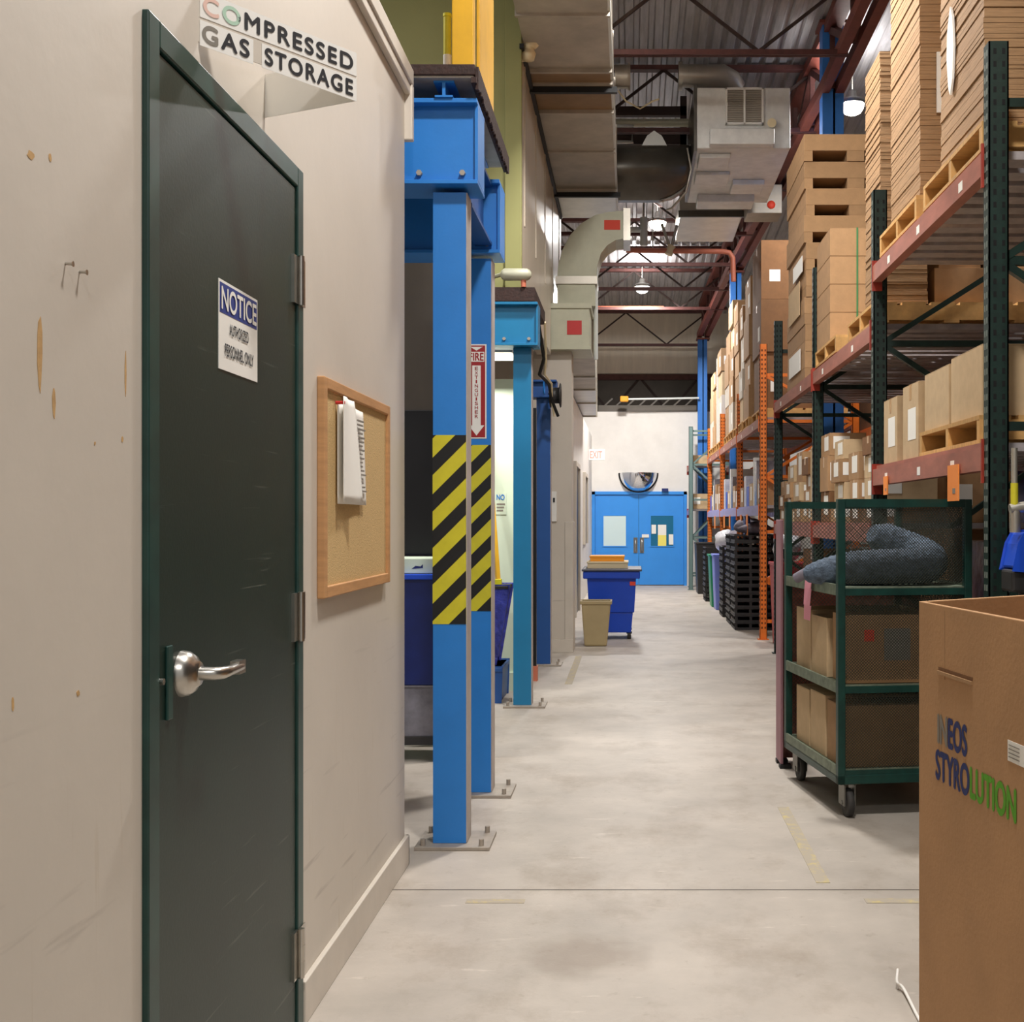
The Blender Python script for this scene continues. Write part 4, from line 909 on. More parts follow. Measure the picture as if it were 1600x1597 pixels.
rframe(t, 22.45, 3.0, 'rack_greygreen', False, 1.08, 1.9); rframe(t, 23.5, 3.1, 'rack_greygreen', False, 1.13, 1.9)
rbeam(t, 22.5, 23.5, 1.5, 'rack_lavender', x0=1.1, x1=1.9, pitch=.25); rbeam(t, 22.5, 23.5, 2.33, 'rack_red', x0=1.1, x1=1.9, pitch=.25)
t = thing('pallet_rack', 'rear pallet rack row standing behind the green one', 'pallet rack', (3.3, 10, 0))
for y in (4.8, 7.5, 10.2, 12.9, 15.6): rframe(t, y, 3.2, 'rack_orange' if y > 9 else 'rack_green', False, 2.7, 3.7)
for a, b in zip((4.8, 7.5, 10.2, 12.9), (7.5, 10.2, 12.9, 15.6)):
    for z in (1.2, 2.35): rbeam(t, a+.07, b, z, 'rack_orange', x0=2.7, x1=3.7, pitch=.25)

# ---- builders for cartons, pallets, sheet stacks
def carton(x0, x1, y0, y1, z0, z1, label, mt='kraft', group=None, cat='box', lab=0, tape=True, name='carton', bevel=.004, strap=None):
    m = MB(); m.box(x0, x1, y0, y1, z0, z1-.004); ym = (y0+y1)/2
    m.box(x0, x1, y0, ym-.002, z1-.004, z1); m.box(x0, x1, ym+.002, y1, z1-.004, z1)
    o = m.build(name, mt, bevel=bevel if bevel else 0, label=label, cat=cat, group=group)
    e = .0008
    if tape:
        q = MB(); q.box(x0-e, x1+e, ym-.025, ym+.025, z1, z1+e); q.box(x0-e, x0, ym-.025, ym+.025, z1-min(.08, (z1-z0)*.4), z1+e)
        q.build('packing_tape', 'tape', o)
    h = z1-z0; d = y1-y0
    if lab & 1:   # label on aisle side
        q = MB().box(x0-e*1.5, x0, y0+d*.15, y0+d*.15+min(.18, d*.5), z0+h*.25, z0+h*.25+min(.16, h*.62)); q.build('shipping_label', 'paper', o)
    if lab & 2:   # label on the side towards the camera
        w_ = x1-x0; MB().box(x0+w_*.1, x0+w_*.1+min(.12, w_*.45), y0-e*1.5, y0, z0+h*.3, z0+h*.3+min(.13, h*.55)).build('shipping_label', 'paper', o)
    if strap:
        q = MB(); xs = x0+(x1-x0)*.35; q.box(xs, xs+.012, y0-.003, y0, z0, z1+.003); q.box(xs, xs+.012, y0, y1, z1, z1+.003); q.build('strap', 'strap_green', o)
    return o
def pallet(x0, x1, y0, y1, z0, label, mt='pallet_wood', h=.12):
    t = thing('pallet', label, 'pallet', ((x0+x1)/2, (y0+y1)/2, z0), 'wooden pallets on the racks')
    m = MB(); n = 6; p = (x1-x0+.03)/n
    for k in range(n): m.box(x0+k*p, x0+k*p+p-.03, y0, y1, z0+h-.018, z0+h)
    m.build('top_boards', mt, t)
    for yy in (y0, (y0+y1)/2-.02, y1-.04): MB().box(x0+.001, x1-.001, yy, yy+.04, z0+.016, z0+h-.018).build('stringer', mt, t)
    m = MB()
    for q in (0, .42, .84): m.box(x0+(x1-x0)*q, x0+(x1-x0)*q+.09, y0, y1, z0, z0+.016)
    m.build('bottom_boards', mt, t)
    return z0+h
def sheets(x0, x1, y0, y1, z0, z1, label, th=.021, jit=.0035, mt='kraft_edge'):
    m = MB(); z = z0
    while z < z1:
        dx, dy = R.uniform(-jit, jit), R.uniform(-jit, jit); h = th*R.uniform(.7, 1.3)
        m.box(x0+dx, x1+dx, y0+dy, y1+dy, z, min(z+h*.93, z1)); z += h
    return m.build('flattened_cartons', mt, label=label, cat='cardboard stack', kind='stuff')

# ---- bay A-B, upper level (2.78)
z = pallet(1.41, 2.42, 4.88, 5.86, 2.781, 'wooden pallet at the near end of the top shelf, under tall cardboard')
sheets(1.46, 2.40, 5.02, 5.72, z, 4.6, 'tall brown stack of flattened cartons at upper right corner, nearest')
z = pallet(1.41, 2.42, 6.0, 6.88, 2.781, 'wooden pallet behind the nearest one on the top shelf')
sheets(1.44, 2.38, 6.05, 6.72, z, 4.6, 'tall brown stack of flattened cartons second from the near upright')
MB().prism([(5.50, 3.22), (5.53, 3.26), (5.56, 3.4), (5.55, 3.52), (5.50, 3.62), (5.46, 3.56), (5.44, 3.42), (5.46, 3.28)], 1.445, 1.4545, 'x').build('hanging_sheet', 'paper', label='curled white sheet stuck on the nearest cardboard stack', cat='paper')
MB().box(1.52, 1.63, 6.028, 6.04, 3.32, 3.62).build('hanging_sheet', 'paper', label='white printed sheet on the front of second cardboard stack', cat='paper')
z = pallet(1.45, 2.42, 2.6, 4.18, 2.781, 'unseen wooden pallet in the added bay, under the shading stack')
sheets(1.47, 2.40, 2.65, 4.16, z, 4.95, 'unseen tall cardboard stack added to shade the stack fronts beyond')  # added out of view to keep light off the stack fronts beyond
# ---- bay A-B, level 1.61
zz = 1.611
carton(1.43, 1.80, 6.52, 6.86, zz, 1.965, 'tan carton with white labels, farthest in row behind red beam', 'kraft_light', lab=3, group='boxes on the lower shelf')
carton(1.43, 1.80, 6.04, 6.38, zz, 1.99, 'tan carton with white labels, second in row behind red beam', 'kraft_light', lab=3, group='boxes on the lower shelf')
z = pallet(1.42, 2.35, 4.95, 5.97, zz, 'wooden pallet on the lower shelf under two plain cartons', h=.115)
carton(1.44, 2.0, 5.50, 5.95, z, 2.005, 'large plain kraft carton on the lower pallet, farther one', 'kraft_light', tape=False)
carton(1.44, 2.0, 4.98, 5.46, z, 2.02, 'large plain kraft carton on the lower pallet, next to near upright', 'kraft_light', tape=False)
MB().box(2.06, 2.30, 5.0, 5.5, z, z+.3).build('carton', 'kraft', label='brown carton behind the plain pair on lower pallet', cat='box', bevel=.004)
for i, (Y, w_, h_) in enumerate([(6.6, .1, .10), (5.22, .17, .155)]):
    t = thing('orange_tag', ['orange paper tag hanging under red beam, farther one', 'orange paper tag hanging under red beam, next to near upright'][i], 'tag', (1.385, Y, 1.45))
    MB().box(1.383, 1.389, Y-w_/2, Y+w_/2, 1.535-h_, 1.535).build('card', 'orange_tag', t)
    MB().box(1.382, 1.3829, Y-w_*.25, Y, 1.535-h_*.8, 1.535-h_*.65).build('print', 'ink_faded', t)
# under level: wrapped loads behind the cart
z = pallet(1.62, 2.4, 5.1, 6.0, 0.0, 'wooden pallet on the floor under the rack, behind cart')
carton(1.64, 2.38, 5.12, 5.98, z, 1.2, 'shrink-wrapped reddish load under the rack behind the cart', 'shrink', tape=False)
z = pallet(1.62, 2.4, 6.15, 6.9, 0.0, 'farther wooden pallet on the floor under the rack')
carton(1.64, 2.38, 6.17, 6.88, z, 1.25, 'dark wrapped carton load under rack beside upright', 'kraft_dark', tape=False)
z = pallet(1.5, 2.4, 7.2, 8.2, 0.0, 'wooden pallet on floor in the second rack bay')
carton(1.52, 2.38, 7.22, 8.18, z, 1.05, 'shrink-wrapped pink-red load in the second bay, behind cart', 'shrink', tape=False)
z = pallet(1.5, 2.4, 8.3, 9.2, 0.0, 'wooden pallet on floor before the third upright')
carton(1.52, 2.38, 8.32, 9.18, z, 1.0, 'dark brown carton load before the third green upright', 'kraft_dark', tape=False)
# ---- bay B-C, level 2.45
zz = 2.451
z = pallet(1.42, 2.4, 7.1, 7.95, zz, 'wooden pallet on second bay shelf under slim cardboard stack')
sheets(1.47, 1.75, 7.16, 7.6, z, 4.06, 'tall brown stack of flattened cartons behind the second upright')
carton(1.80, 2.38, 7.2, 7.9, z, z+.22, 'wide low carton beside the slim cardboard stack', 'kraft', tape=False)
z = pallet(1.41, 2.4, 8.35, 9.28, zz, 'wooden pallet under the green-strapped carton stack')
n = 4; hh = (3.37-z)/n
for k in range(n):
    carton(1.415, 1.95, 8.62, 9.22, z+k*hh, z+(k+1)*hh-.002, 'kraft carton with green strap, %s of the strapped stack' % ['lowest', 'second from bottom', 'third from bottom', 'topmost'][k], 'kraft', tape=False, strap=1, group='strapped cartons on the shelf', bevel=.006)
# ---- bay C-D, level 2.45: stacked corrugated trays
z0 = zz
trayh = .221
tf = None
for k in range(9):
    zb = z0+k*trayh
    if tf is None:
        tf = thing('corrugated_tray', '', 'tray', (1.75, 10.45, zb), 'tall stack of brown trays')
        MB().box(-.33, .50, -.55, .55, .085, .220).build('slab', 'kraft', tf, bevel=.004, local=True)
        for a, b in ((-.33, -.26), (.02, .16), (.43, .50)): MB().box(a, b, -.55, .55, 0, .085).build('runner', 'kraft', tf, local=True)
        o = tf
    else: o = copy_tree(tf, (1.75+R.uniform(-.012, .012), 10.45+R.uniform(-.012, .012), zb))
    o['label'] = 'brown corrugated tray with runners, %s in the tall tray stack' % ['lowest', 'second up', 'third up', 'fourth up', 'middle', 'fourth from top', 'third from top', 'second from top', 'topmost'][k]
MB().box(1.408, 1.4125, 10.1, 10.8, 2.54, 2.72).build('white_board', 'white', label='white board leaning on the low side of tray stack', cat='board')
MB().box(1.404, 1.4085, 10.1, 10.8, 3.0, 3.28).build('kraft_board', 'kraft_light', label='tan cardboard sheet against the aisle side of tray stack', cat='board')
MB().box(1.404, 1.4085, 9.95, 10.5, 3.33, 3.46).build('white_board', 'white', label='small white board against the middle of tray stack', cat='board')
# ---- pile of small cartons, bays B-D, level 1.28
cols = [(11.35, .40, 1.66, 'by the third green upright from camera'), (10.85, .42, 1.79, 'second from the far end'), (10.3, .45, 1.88, 'third from the far end'), (9.72, .42, 1.80, 'fourth from the far end'),
        (8.80, .42, 1.93, 'next to the middle upright'), (8.28, .42, 1.85, 'left of the pile centre'), (7.78, .40, 1.74, 'right of the pile centre'), (7.22, .44, 1.81, 'by the second green upright')]
zb0 = 1.281
for ci, (y, d, zt, where) in enumerate(cols):
    z = zb0; nlev = 3 if ci % 2 == 0 else 4; hs = [R.uniform(.7, 1.3) for _ in range(nlev)]; sc = (zt-zb0)/sum(hs)
    for k in range(nlev):
        h = hs[k]*sc; w_ = R.uniform(.18, .42); dd = d*R.uniform(.72, .98); off = R.uniform(0, .05)
        lv = {3: ['bottom', 'middle', 'top'], 4: ['bottom', 'second', 'third', 'top']}[nlev][k]
        carton(1.42+off, 1.42+off+w_, y, y+dd, z, z+h-.001, 'small brown carton, %s of jumbled column %s' % (lv, where), R.choice(['kraft', 'kraft', 'kraft_light', 'kraft_dark']), lab=R.choice([1, 3, 3, 3, 2]), group='small cartons piled on the shelf')
        z += h
for ci, (y, zt) in enumerate([(11.2, 1.95), (10.6, 2.02), (9.8, 1.92), (8.83, 2.0), (8.3, 2.05), (7.5, 2.0)]):
    z = zb0
    for k in range(2):
        h = (zt-zb0)/2
        carton(1.95, 2.35, y, y+.44, z, z+h-.001, 'small brown carton in the back row of pile, %s, %s' % (['far end', 'second from far end', 'third from far end', 'centre', 'right of centre', 'near end'][ci], ['lower', 'upper'][k]), R.choice(['kraft', 'kraft_dark']), lab=2, group='back row of the carton pile')
        z += h
# open-flap carton
t = carton(1.43, 1.62, 9.42, 9.66, zb0, 1.86, 'open-topped carton with raised flap in the jumbled pile', 'kraft_light', lab=1, tape=False)
MB().bar((1.43, 9.54, 1.86), (1.50, 9.54, 1.95), .22, .004).build('flap', 'kraft_light', t)
# ---- lower bay cartons at the cart's far side, C-D floor level
z = pallet(1.5, 2.4, 9.6, 10.6, 0, 'wooden pallet on floor in the third rack bay')
carton(1.5, 2.38, 9.62, 10.55, z, 1.05, 'large dark carton on the floor in third bay', 'kraft_dark', lab=1)
carton(1.42, 1.7, 11.2, 11.6, 0, .6, 'tall mauve-labelled carton at rack foot beyond cart', 'mauve', lab=1)
# ---- orange bays upper level 2.42
zz = 2.421
far = [  # y0, y1, x0, x1, top, n, material
    (13.55, 14.5, 1.45, 2.40, 4.42, 3, 'kraft_dark', 'in the big dark stack behind the orange upright'),
    (14.65, 15.35, 1.42, 2.0, 4.25, 4, 'kraft', 'in stack second beyond the orange upright'),
    (15.42, 15.9, 1.41, 1.9, 4.02, 4, 'kraft_light', 'in stack third beyond the orange upright'),
    (16.1, 16.75, 1.42, 1.95, 4.2, 5, 'kraft', 'in stack fourth beyond the orange upright'),
    (16.85, 17.55, 1.41, 1.9, 4.35, 5, 'kraft_light', 'in stack fifth beyond the orange upright'),
    (17.7, 18.45, 1.42, 1.9, 4.05, 4, 'kraft', 'in the stack before the middle blue column'),
    (19.1, 19.9, 1.41, 1.9, 4.0, 4, 'kraft_light', 'in the stack just past middle blue column'),
    (20.1, 20.9, 1.41, 1.9, 3.75, 4, 'kraft', 'in the second last high stack'),
    (21.0, 21.9, 1.41, 1.9, 3.85, 3, 'kraft_light', 'in the last high stack before end wall')]
for i, (y0, y1, x0, x1, zt, n, mt, lb) in enumerate(far):
    z = pallet(x0, 2.42, y0-.02, y1+.04, zz, 'wooden pallet on the orange rack, %s' % lb.replace('in ', 'under ', 1), h=.12)
    hs = [R.uniform(.8, 1.25) for _ in range(n)]; sc = (zt-z)/sum(hs)
    for k in range(n):
        h = hs[k]*sc; j = R.uniform(0, .04)
        nm = {3: ['lowest', 'middle', 'topmost'], 4: ['lowest', 'second', 'third', 'topmost'], 5: ['lowest', 'second', 'middle', 'fourth', 'topmost']}[n][k]
        wh = i > 0 and R.random() < .22
        carton(x0+j, x1-j, y0+j, y1-j*.5, z, z+h-.001, '%s carton, %s %s' % ('white' if wh else 'brown', nm, lb), 'trim_paint' if wh else (R.choice([mt, 'kraft', 'kraft']) if i else mt), lab=R.choice([0, 1, 1, 2, 3]), group='cartons stacked on the orange rack')
        z += h
MB().box(1.42, 1.85, 19.97, 20.04, 2.43, 3.95).build('display_board', 'white', label='tall white panel standing among the far carton stacks', cat='board')
# ---- orange bays level 1.46
zz = 1.461; y = 13.3; k = 0
kinds = [('kraft', .3, .36), ('clear_plastic', .2, .42), ('white', .12, .45), ('kraft_light', .3, .22), ('bin_blue', .25, .2), ('bag', .2, .4), ('kraft', .35, .3), ('white', .12, .25)]
words = {'kraft': 'brown carton', 'clear_plastic': 'translucent grey tote', 'white': 'narrow white box', 'kraft_light': 'pale tan carton', 'bin_blue': 'bright blue tote', 'bag': 'crinkled silver box'}
ordn = ['first', 'second', 'third', 'fourth', 'fifth', 'sixth', 'seventh', 'eighth', 'ninth', 'tenth', 'eleventh', 'twelfth', 'thirteenth', 'fourteenth', 'fifteenth', 'sixteenth', 'seventeenth', 'eighteenth', 'nineteenth', 'twentieth', 'next to last', 'last']
while y < 21.5 and k < 22:
    mt, d, h = kinds[k % 8]; d *= R.uniform(.95, 1.3); h *= R.uniform(.8, 1.35)
    if any(abs(y+d/2-q) < .2+d/2 for q in OY[1:]): y += .25; continue
    carton(1.42, 1.75, y, y+d, zz, zz+h, '%s on the lavender-beam shelf, %s from orange upright' % (words[mt], ordn[k]), mt, lab=1 if mt.startswith('kraft') else 0, tape=mt.startswith('kraft'), group='goods on the lavender shelf')
    y += d+R.uniform(.03, .12); k += 1
for i, y in enumerate([22.6, 22.9, 23.2]): carton(1.15, 1.45, y, y+.25, 1.501, 1.501+.28, 'tan carton on the small far rack, %s' % ['nearest', 'middle', 'farthest'][i], 'kraft_light', lab=2, group='cartons on the far rack')
carton(1.12, 1.5, 22.65, 23.3, 2.331, 2.5, 'flat tan carton on top shelf of the small far rack', 'kraft_light')
# orange hang tags on the lavender beam
for i, (Y, h_) in enumerate([(14.5, .24), (15.3, .26), (17.0, .16), (18.0, .17), (20.0, .2)]):
    MB().box(1.386, 1.391, Y-.1, Y+.1, 1.35-h_, 1.36).build('orange_tag', 'orange_tag', label='orange tag hanging from the lavender beam, %s from orange upright' % ordn[i], cat='tag', group='orange tags on the lavender beam')
t = thing('blue_coat', 'dark blue garment hanging below the lavender beam', 'garment', (1.44, 14.95, .98))
m = MB(); m.prism([(14.86, 1.14), (15.04, 1.12), (15.05, 1.28), (15.0, 1.344), (14.9, 1.344), (14.86, 1.26)], 1.40, 1.46, 'x'); m.build('cloth', 'deep_blue_steel', t, bevel=.015)
# ---- black crates on floor
def crate_mesh(t):
    m = MB(); a, b, c, d, h = -.27, .27, -.3, .3, .088
    m.box(a, b, c, d, 0, .008)
    for q in ((a, b, c, c+.012), (a, b, d-.012, d), (a, a+.012, c, d), (b-.012, b, c, d)): m.box(q[0], q[1], q[2], q[3], 0, .03)
    for xx in (a, -.1, .09, b-.03):
        for yy in (c, d-.014): m.box(xx, xx+.03, yy, yy+.014, .03, .074)
    for yy in (c, -.11, .08, d-.03):
        for xx in (a, b-.014): m.box(xx, xx+.014, yy, yy+.03, .03, .074)
    m.build('crate_body', 'black_plastic', t, local=True)
    m = MB()
    for q in ((a-.008, b+.008, c-.008, c+.02), (a-.008, b+.008, d-.02, d+.008), (a-.008, a+.02, c+.02, d-.02), (b-.02, b+.008, c+.02, d-.02)): m.box(q[0], q[1], q[2], q[3], .072, .0845)
    m.build('crate_rim', 'black_plastic', t, local=True)
cf = None
for si, (x, y, n, lb) in enumerate([(1.50, 14.62, 13, 'tall stack beside the orange upright'), (1.50, 15.35, 13, 'second tall stack under the orange rack'),
                                    (1.50, 16.5, 11, 'lower third stack along the aisle'), (1.46, 19.6, 10, 'farthest stack, near the low rack')]):
    for k in range(n):
        lv = 'bottom' if k == 0 else 'topmost' if k == n-1 else 'next to top' if k == n-2 else ordn[k]+' up'
        l_ = 'black slatted crate, %s in the %s' % (lv, lb)
        if cf is None:
            cf = thing('plastic_crate', l_, 'crate', (x, y, 0), 'black crates stacked under the orange rack'); crate_mesh(cf)
        else: copy_tree(cf, (x+R.uniform(-.004, .004), y+R.uniform(-.004, .004), k*.086), l_)
def tapered(name, x0, x1, y0, y1, z1, mt, label, cat, f=.03, part='tub_body'):
    t = thing(name, label, cat, ((x0+x1)/2, (y0+y1)/2, 0)); m = MB(); frus(m, x0+f, x1-f, y0+f, y1-f, 0, x0, x1, y0, y1, z1-.03); m.build(part, mt, t, bevel=.012)
    MB().box(x0-.012, x1+.012, y0-.012, y1+.012, z1-.03, z1).build('rim', mt, t, bevel=.004); return t
tapered('blue_tub', 1.20, 1.7, 17.45, 17.95, .80, 'periwinkle', 'pale periwinkle blue bin beyond the black crates', 'bin')
tapered('green_tub', 1.18, 1.7, 18.05, 18.55, .78, 'green_plastic', 'green bin on the floor beyond pale blue one', 'bin')
tapered('red_tub', 1.47, 1.85, 12.3, 12.85, .86, 'red_plastic', 'tall red bin on floor behind the orange upright', 'bin')
tapered('black_tub', 1.15, 1.65, 21.2, 21.8, .9, 'black_plastic', 'black bin on the floor near the blue doors', 'bin')
def blob(c, r, mt, label, name='plastic_bag', cat='bag', seed=0):
    rr = random.Random(seed); m = MB(); n = 14; k = 9; vs = []
    for i in range(k+1):
        a = math.pi*i/k
        for j in range(n):
            b = 2*math.pi*j/n; q = 1+rr.uniform(-.14, .14)
            vs.append((c[0]+r[0]*q*math.sin(a)*math.cos(b), c[1]+r[1]*q*math.sin(a)*math.sin(b), c[2]+max(-r[2], -r[2]*math.cos(a)*1.0)))
    m.add(vs, [(i*n+j, i*n+(j+1) % n, (i+1)*n+(j+1) % n, (i+1)*n+j) for i in range(k) for j in range(n)], 0, True)
    return m.build(name, mt, label=label, cat=cat)
blob((1.62, 12.55, 1.02), (.15, .22, .16), 'bag', 'crumpled pale plastic bag on top of the red bin', seed=1)
blob((1.42, 17.7, .98), (.2, .2, .18), 'bag', 'crumpled white plastic bag on the pale blue bin', seed=2)
blob((1.5, 15.3, 1.22), (.2, .24, .10), 'grey_cloth', 'grey cloth bundle lying on the second crate stack', 'cloth_bundle', 'cloth', 3)
blob((1.5, 14.6, 1.19), (.2, .22, .07), 'grey_cloth', 'low grey cloth bundle on the crate stack by orange upright', 'cloth_bundle', 'cloth', 4)
blob((1.5, 16.5, 1.06), (.2, .26, .11), 'grey_cloth', 'mauve-grey cloth bundle on the third crate stack', 'cloth_bundle', 'cloth', 5)
# ---- rear row goods
rear = [(2.75, 3.3, 7.7, 8.5, 1.201, 1.85, 'bin_blue', 'blue tote on the rear rack row, seen past the green upright'), (2.75, 3.4, 8.7, 9.6, 1.201, 1.8, 'grey_cloth', 'grey carton on the rear rack row'),
        (2.75, 3.5, 7.7, 9.0, 2.351, 3.3, 'kraft_dark', 'dark carton load on the rear rack upper shelf, centre'), (2.75, 3.5, 10.4, 11.6, 2.351, 3.6, 'kraft_dark', 'dark carton load on the rear rack upper shelf, far'),
        (2.75, 3.5, 5.0, 6.3, 2.351, 3.5, 'kraft_dark', 'dark carton load on the rear rack upper shelf, near'), (2.75, 3.5, 5.0, 6.3, 1.201, 1.9, 'kraft', 'brown carton on the rear rack lower shelf, near'),
        (2.75, 3.5, 6.4, 7.3, 1.201, 1.8, 'kraft_light', 'tan carton on the rear rack lower shelf beside brown one'), (2.75, 3.5, 10.4, 12.4, 1.201, 1.9, 'kraft', 'long brown carton on rear rack lower shelf, far'),
        (2.75, 3.5, 13.1, 15.2, 1.201, 1.9, 'kraft_dark', 'dark carton on the rear rack lower shelf beyond orange upright'), (2.75, 3.5, 13.1, 15.2, 2.351, 3.6, 'kraft_dark', 'dark carton load on rear rack upper shelf beyond orange upright'),
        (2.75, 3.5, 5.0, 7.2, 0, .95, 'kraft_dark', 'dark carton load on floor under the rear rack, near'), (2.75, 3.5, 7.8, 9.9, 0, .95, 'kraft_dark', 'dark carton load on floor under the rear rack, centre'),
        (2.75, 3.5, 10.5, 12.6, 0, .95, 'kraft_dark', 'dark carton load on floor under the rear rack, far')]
for a, b, c_, d_, e, f_, mt, lb in rear: carton(a, b, c_, d_, e, f_, lb, mt, tape=False)
# long cartons deeper on the B-C shelf seen through the near bay
for i, (a, b) in enumerate([(1.83, 2.08), (2.1, 2.37)]): carton(a, b, 7.22, 7.86, 2.451+.12+.2205, 3.2, 'brown carton %s, seen between the near uprights' % ['on the wide low carton at left', 'on the wide low carton at right'][i], 'kraft', tape=False)

# ---- blue scoop with pole at right edge
Ys = 5.6
t = thing('blue_stand', 'blue plastic stand with a grey and yellow pole at right edge', 'stand', (px(1600, Ys)+.05, Ys, .0))
xx = px(1583, 4.55); Ys = 4.5
t.location = (px(1600, Ys), Ys, 0)
MB().tube([(px(1585, Ys), Ys, pz(800, Ys)), (px(1585, Ys), Ys, pz(755, Ys))], .014, 12).build('pole', 'hazard_yellow', t)
MB().tube([(px(1585, Ys), Ys, pz(755, Ys)), (px(1585, Ys), Ys, pz(700, Ys))], .012, 12).build('pole', 'galv', t)
MB().tube([(px(1578, Ys), Ys, pz(796, Ys)), (px(1612, Ys), Ys, pz(790, Ys))], .02, 12).build('clamp', 'galv', t)
m = MB(); m.prism([(a+.03, b) for a, b in [(px(1566, Ys), pz(888, Ys)), (px(1640, Ys), pz(893, Ys)), (px(1640, Ys), pz(832, Ys)), (px(1584, Ys), pz(832, Ys)), (px(1574, Ys), pz(850, Ys))]], Ys-.06, Ys+.1); m.build('hopper', 'bin_blue', t, bevel=.01)
MB().tube([(px(1586, Ys), Ys, pz(832, Ys)), (px(1586, Ys), Ys, pz(798, Ys))], .02, 12).build('neck', 'galv', t)
m = MB(); m.box(px(1575, Ys), px(1640, Ys), Ys-.05, Ys+.09, pz(925, Ys), pz(890, Ys)); m.build('lower_housing', 'black_plastic', t, bevel=.01)
MB().box(px(1595, Ys), px(1610, Ys), Ys, Ys+.03, 0.02, pz(925, Ys)).build('leg', 'black_plastic', t)
MB().box(px(1580, Ys), px(1640, Ys), Ys-.06, Ys+.1, 0, .02).build('foot', 'black_plastic', t)

# ================================================================ GREEN CART
cl = Vector((.9, 5.27, 0)); ang = math.radians(8)
CW, CL_ = .612, .885
t = thing('shelf_cart', 'dark green mesh-sided shelf cart loaded with cartons beside the rack', 'cart', cl, rz=ang)
pw = .034
for (a, b) in ((0, 0), (CW-pw, 0), (0, CL_-pw), (CW-pw, CL_-pw)): MB().box(a, a+pw, b, b+pw, .15, 1.39).build('corner_post', 'cart_green', t, bevel=.003, local=True)
m = MB()
for b in (0, CL_-pw):
    m.box(pw, CW-pw, b, b+pw, 1.355, 1.39)
m.box(CW-pw, CW, pw, CL_-pw, 1.36, 1.39); m.box(0, .012, CL_-pw, CL_, 1.36, 1.39)
m.build('top_rail', 'cart_green', t, local=True)
for zs, nm in ((1.0, 'shelf'), (.575, 'shelf'), (.21, 'shelf')):
    m = MB(); m.box(pw*.3, CW-.004, pw*.3, CL_-.004, zs, zs+.006)
    s = m.build(nm, 'cart_shelf', t, local=True)
    MB().box(0.0, .01, pw, CL_-pw, zs-.03, zs+.018).build('shelf_lip', 'cart_shelf', s, local=True); m = MB(); m.box(CW-.01, CW, pw, CL_-pw, zs-.03, zs+.018); m.build('shelf_lip', 'cart_shelf', s, local=True)
    m = MB(); zb = zs-.03; m.box(pw, CW-pw, .004, .02, zb if zs > .3 else .15, zs+.0); m.build('shelf_rail', 'cart_green', s, local=True); m = MB(); m.box(pw, CW-pw, CL_-.02, CL_-.004, zb, zs); m.build('shelf_rail', 'cart_green', s, local=True)
MB().box(0, CW, 0, CL_, .15, .19).build('base_frame', 'cart_green', t, bevel=.003, local=True)
def wires(a0, a1, z0, z1, fix, axis, pitch=.0135, th=.0022):
    m = MB(); ht = (z1-z0); w_ = a1-a0; n = int((w_+ht)/pitch)
    for k in range(n):          # diamond (expanded metal) pattern
        for sg in (1, -1):
            s0 = a0-ht+k*pitch*1.0
            xA, zA, xB, zB = s0, z0, s0+ht, z1
            if xA < a0: zA += a0-xA; xA = a0
            if xB > a1: zB -= xB-a1; xB = a1
            if xB <= xA: continue
            if sg == -1: xA, xB = a0+a1-xA, a0+a1-xB
            off = .001*sg
            p, q = ((xA, fix+off, zA), (xB, fix+off, zB)) if axis == 'x' else ((fix+off, xA, zA), (fix+off, xB, zB))
            m.bar(p, q, th, th)
    return m
for z0, z1 in ((1.02, 1.355), (.60, .97), (.215, .545)):
    wires(pw, CW-pw, z0, z1, .016, 'x').build('mesh_panel', 'mesh_wire', t, local=True)
    wires(pw, CW-pw, z0, z1, CL_-.016, 'x', .02).build('mesh_panel', 'mesh_wire', t, local=True)
    wires(pw, CL_-pw, z0, z1, CW-.012, 'y', .02).build('mesh_panel', 'mesh_wire', t, local=True)
for (a, b) in ((.06, .07), (CW-.06, .07), (.06, CL_-.07), (CW-.06, CL_-.07)):
    cst = MB(); cst.box(a-.04, a+.04, b-.04, b+.04, .142, .15); cst.box(a-.026, a-.020, b-.05, b+.03, .05, .142); cst.box(a+.020, a+.026, b-.05, b+.03, .05, .142); cst.tube([(a-.03, b-.02, .062), (a+.03, b-.02, .062)], .01, 10)
    c_ = cst.build('caster', 'caster_metal', t, local=True)
    MB().lathe([(0, -.018), (.03, -.018), (.035, -.012), (.05, -.016), (.062, -.012), (.062, .012), (.05, .016), (.035, .012), (.03, .018), (0, .018)], (a, b-.02, .062), 24, axis='x').build('wheel', 'rubber', c_, local=True)
RM = Matrix.Translation(cl) @ Matrix.Rotation(ang, 4, 'Z')
def cbox(x0, x1, y0, y1, z0, z1, label, mt='kraft', opened=False, lab=0, tint=None):
    m = MB(); th = .005
    if opened:
        m.box(x0, x1, y0, y0+th, z0, z1); m.box(x0, x1, y1-th, y1, z0, z1); m.box(x0, x0+th, y0+th, y1-th, z0, z1); m.box(x1-th, x1, y0+th, y1-th, z0, z1); m.box(x0, x1, y0, y1, z0, z0+th)
    else:
        ym = (y0+y1)/2; m.box(x0, x1, y0, y1, z0, z1-.004); m.box(x0, x1, y0, ym-.002, z1-.004, z1); m.box(x0, x1, ym+.002, y1, z1-.004, z1)
    m.xf(RM); o = m.build('carton', mt, label=label, cat='box', bevel=.002, group='cartons on the green cart')
    if lab:
        q = MB().box(x0+.17, x0+.17+.12, y0-.0015, y0, z0+.1, z0+.24).xf(RM); q.build('printed_label', 'ink_faded', o)
        q = MB().box(x0+.08, x0+.125, y0-.0015, y0, z0+.185, z0+.235).xf(RM); q.build('sticker', 'red_orange', o)
    return o
zs = .582
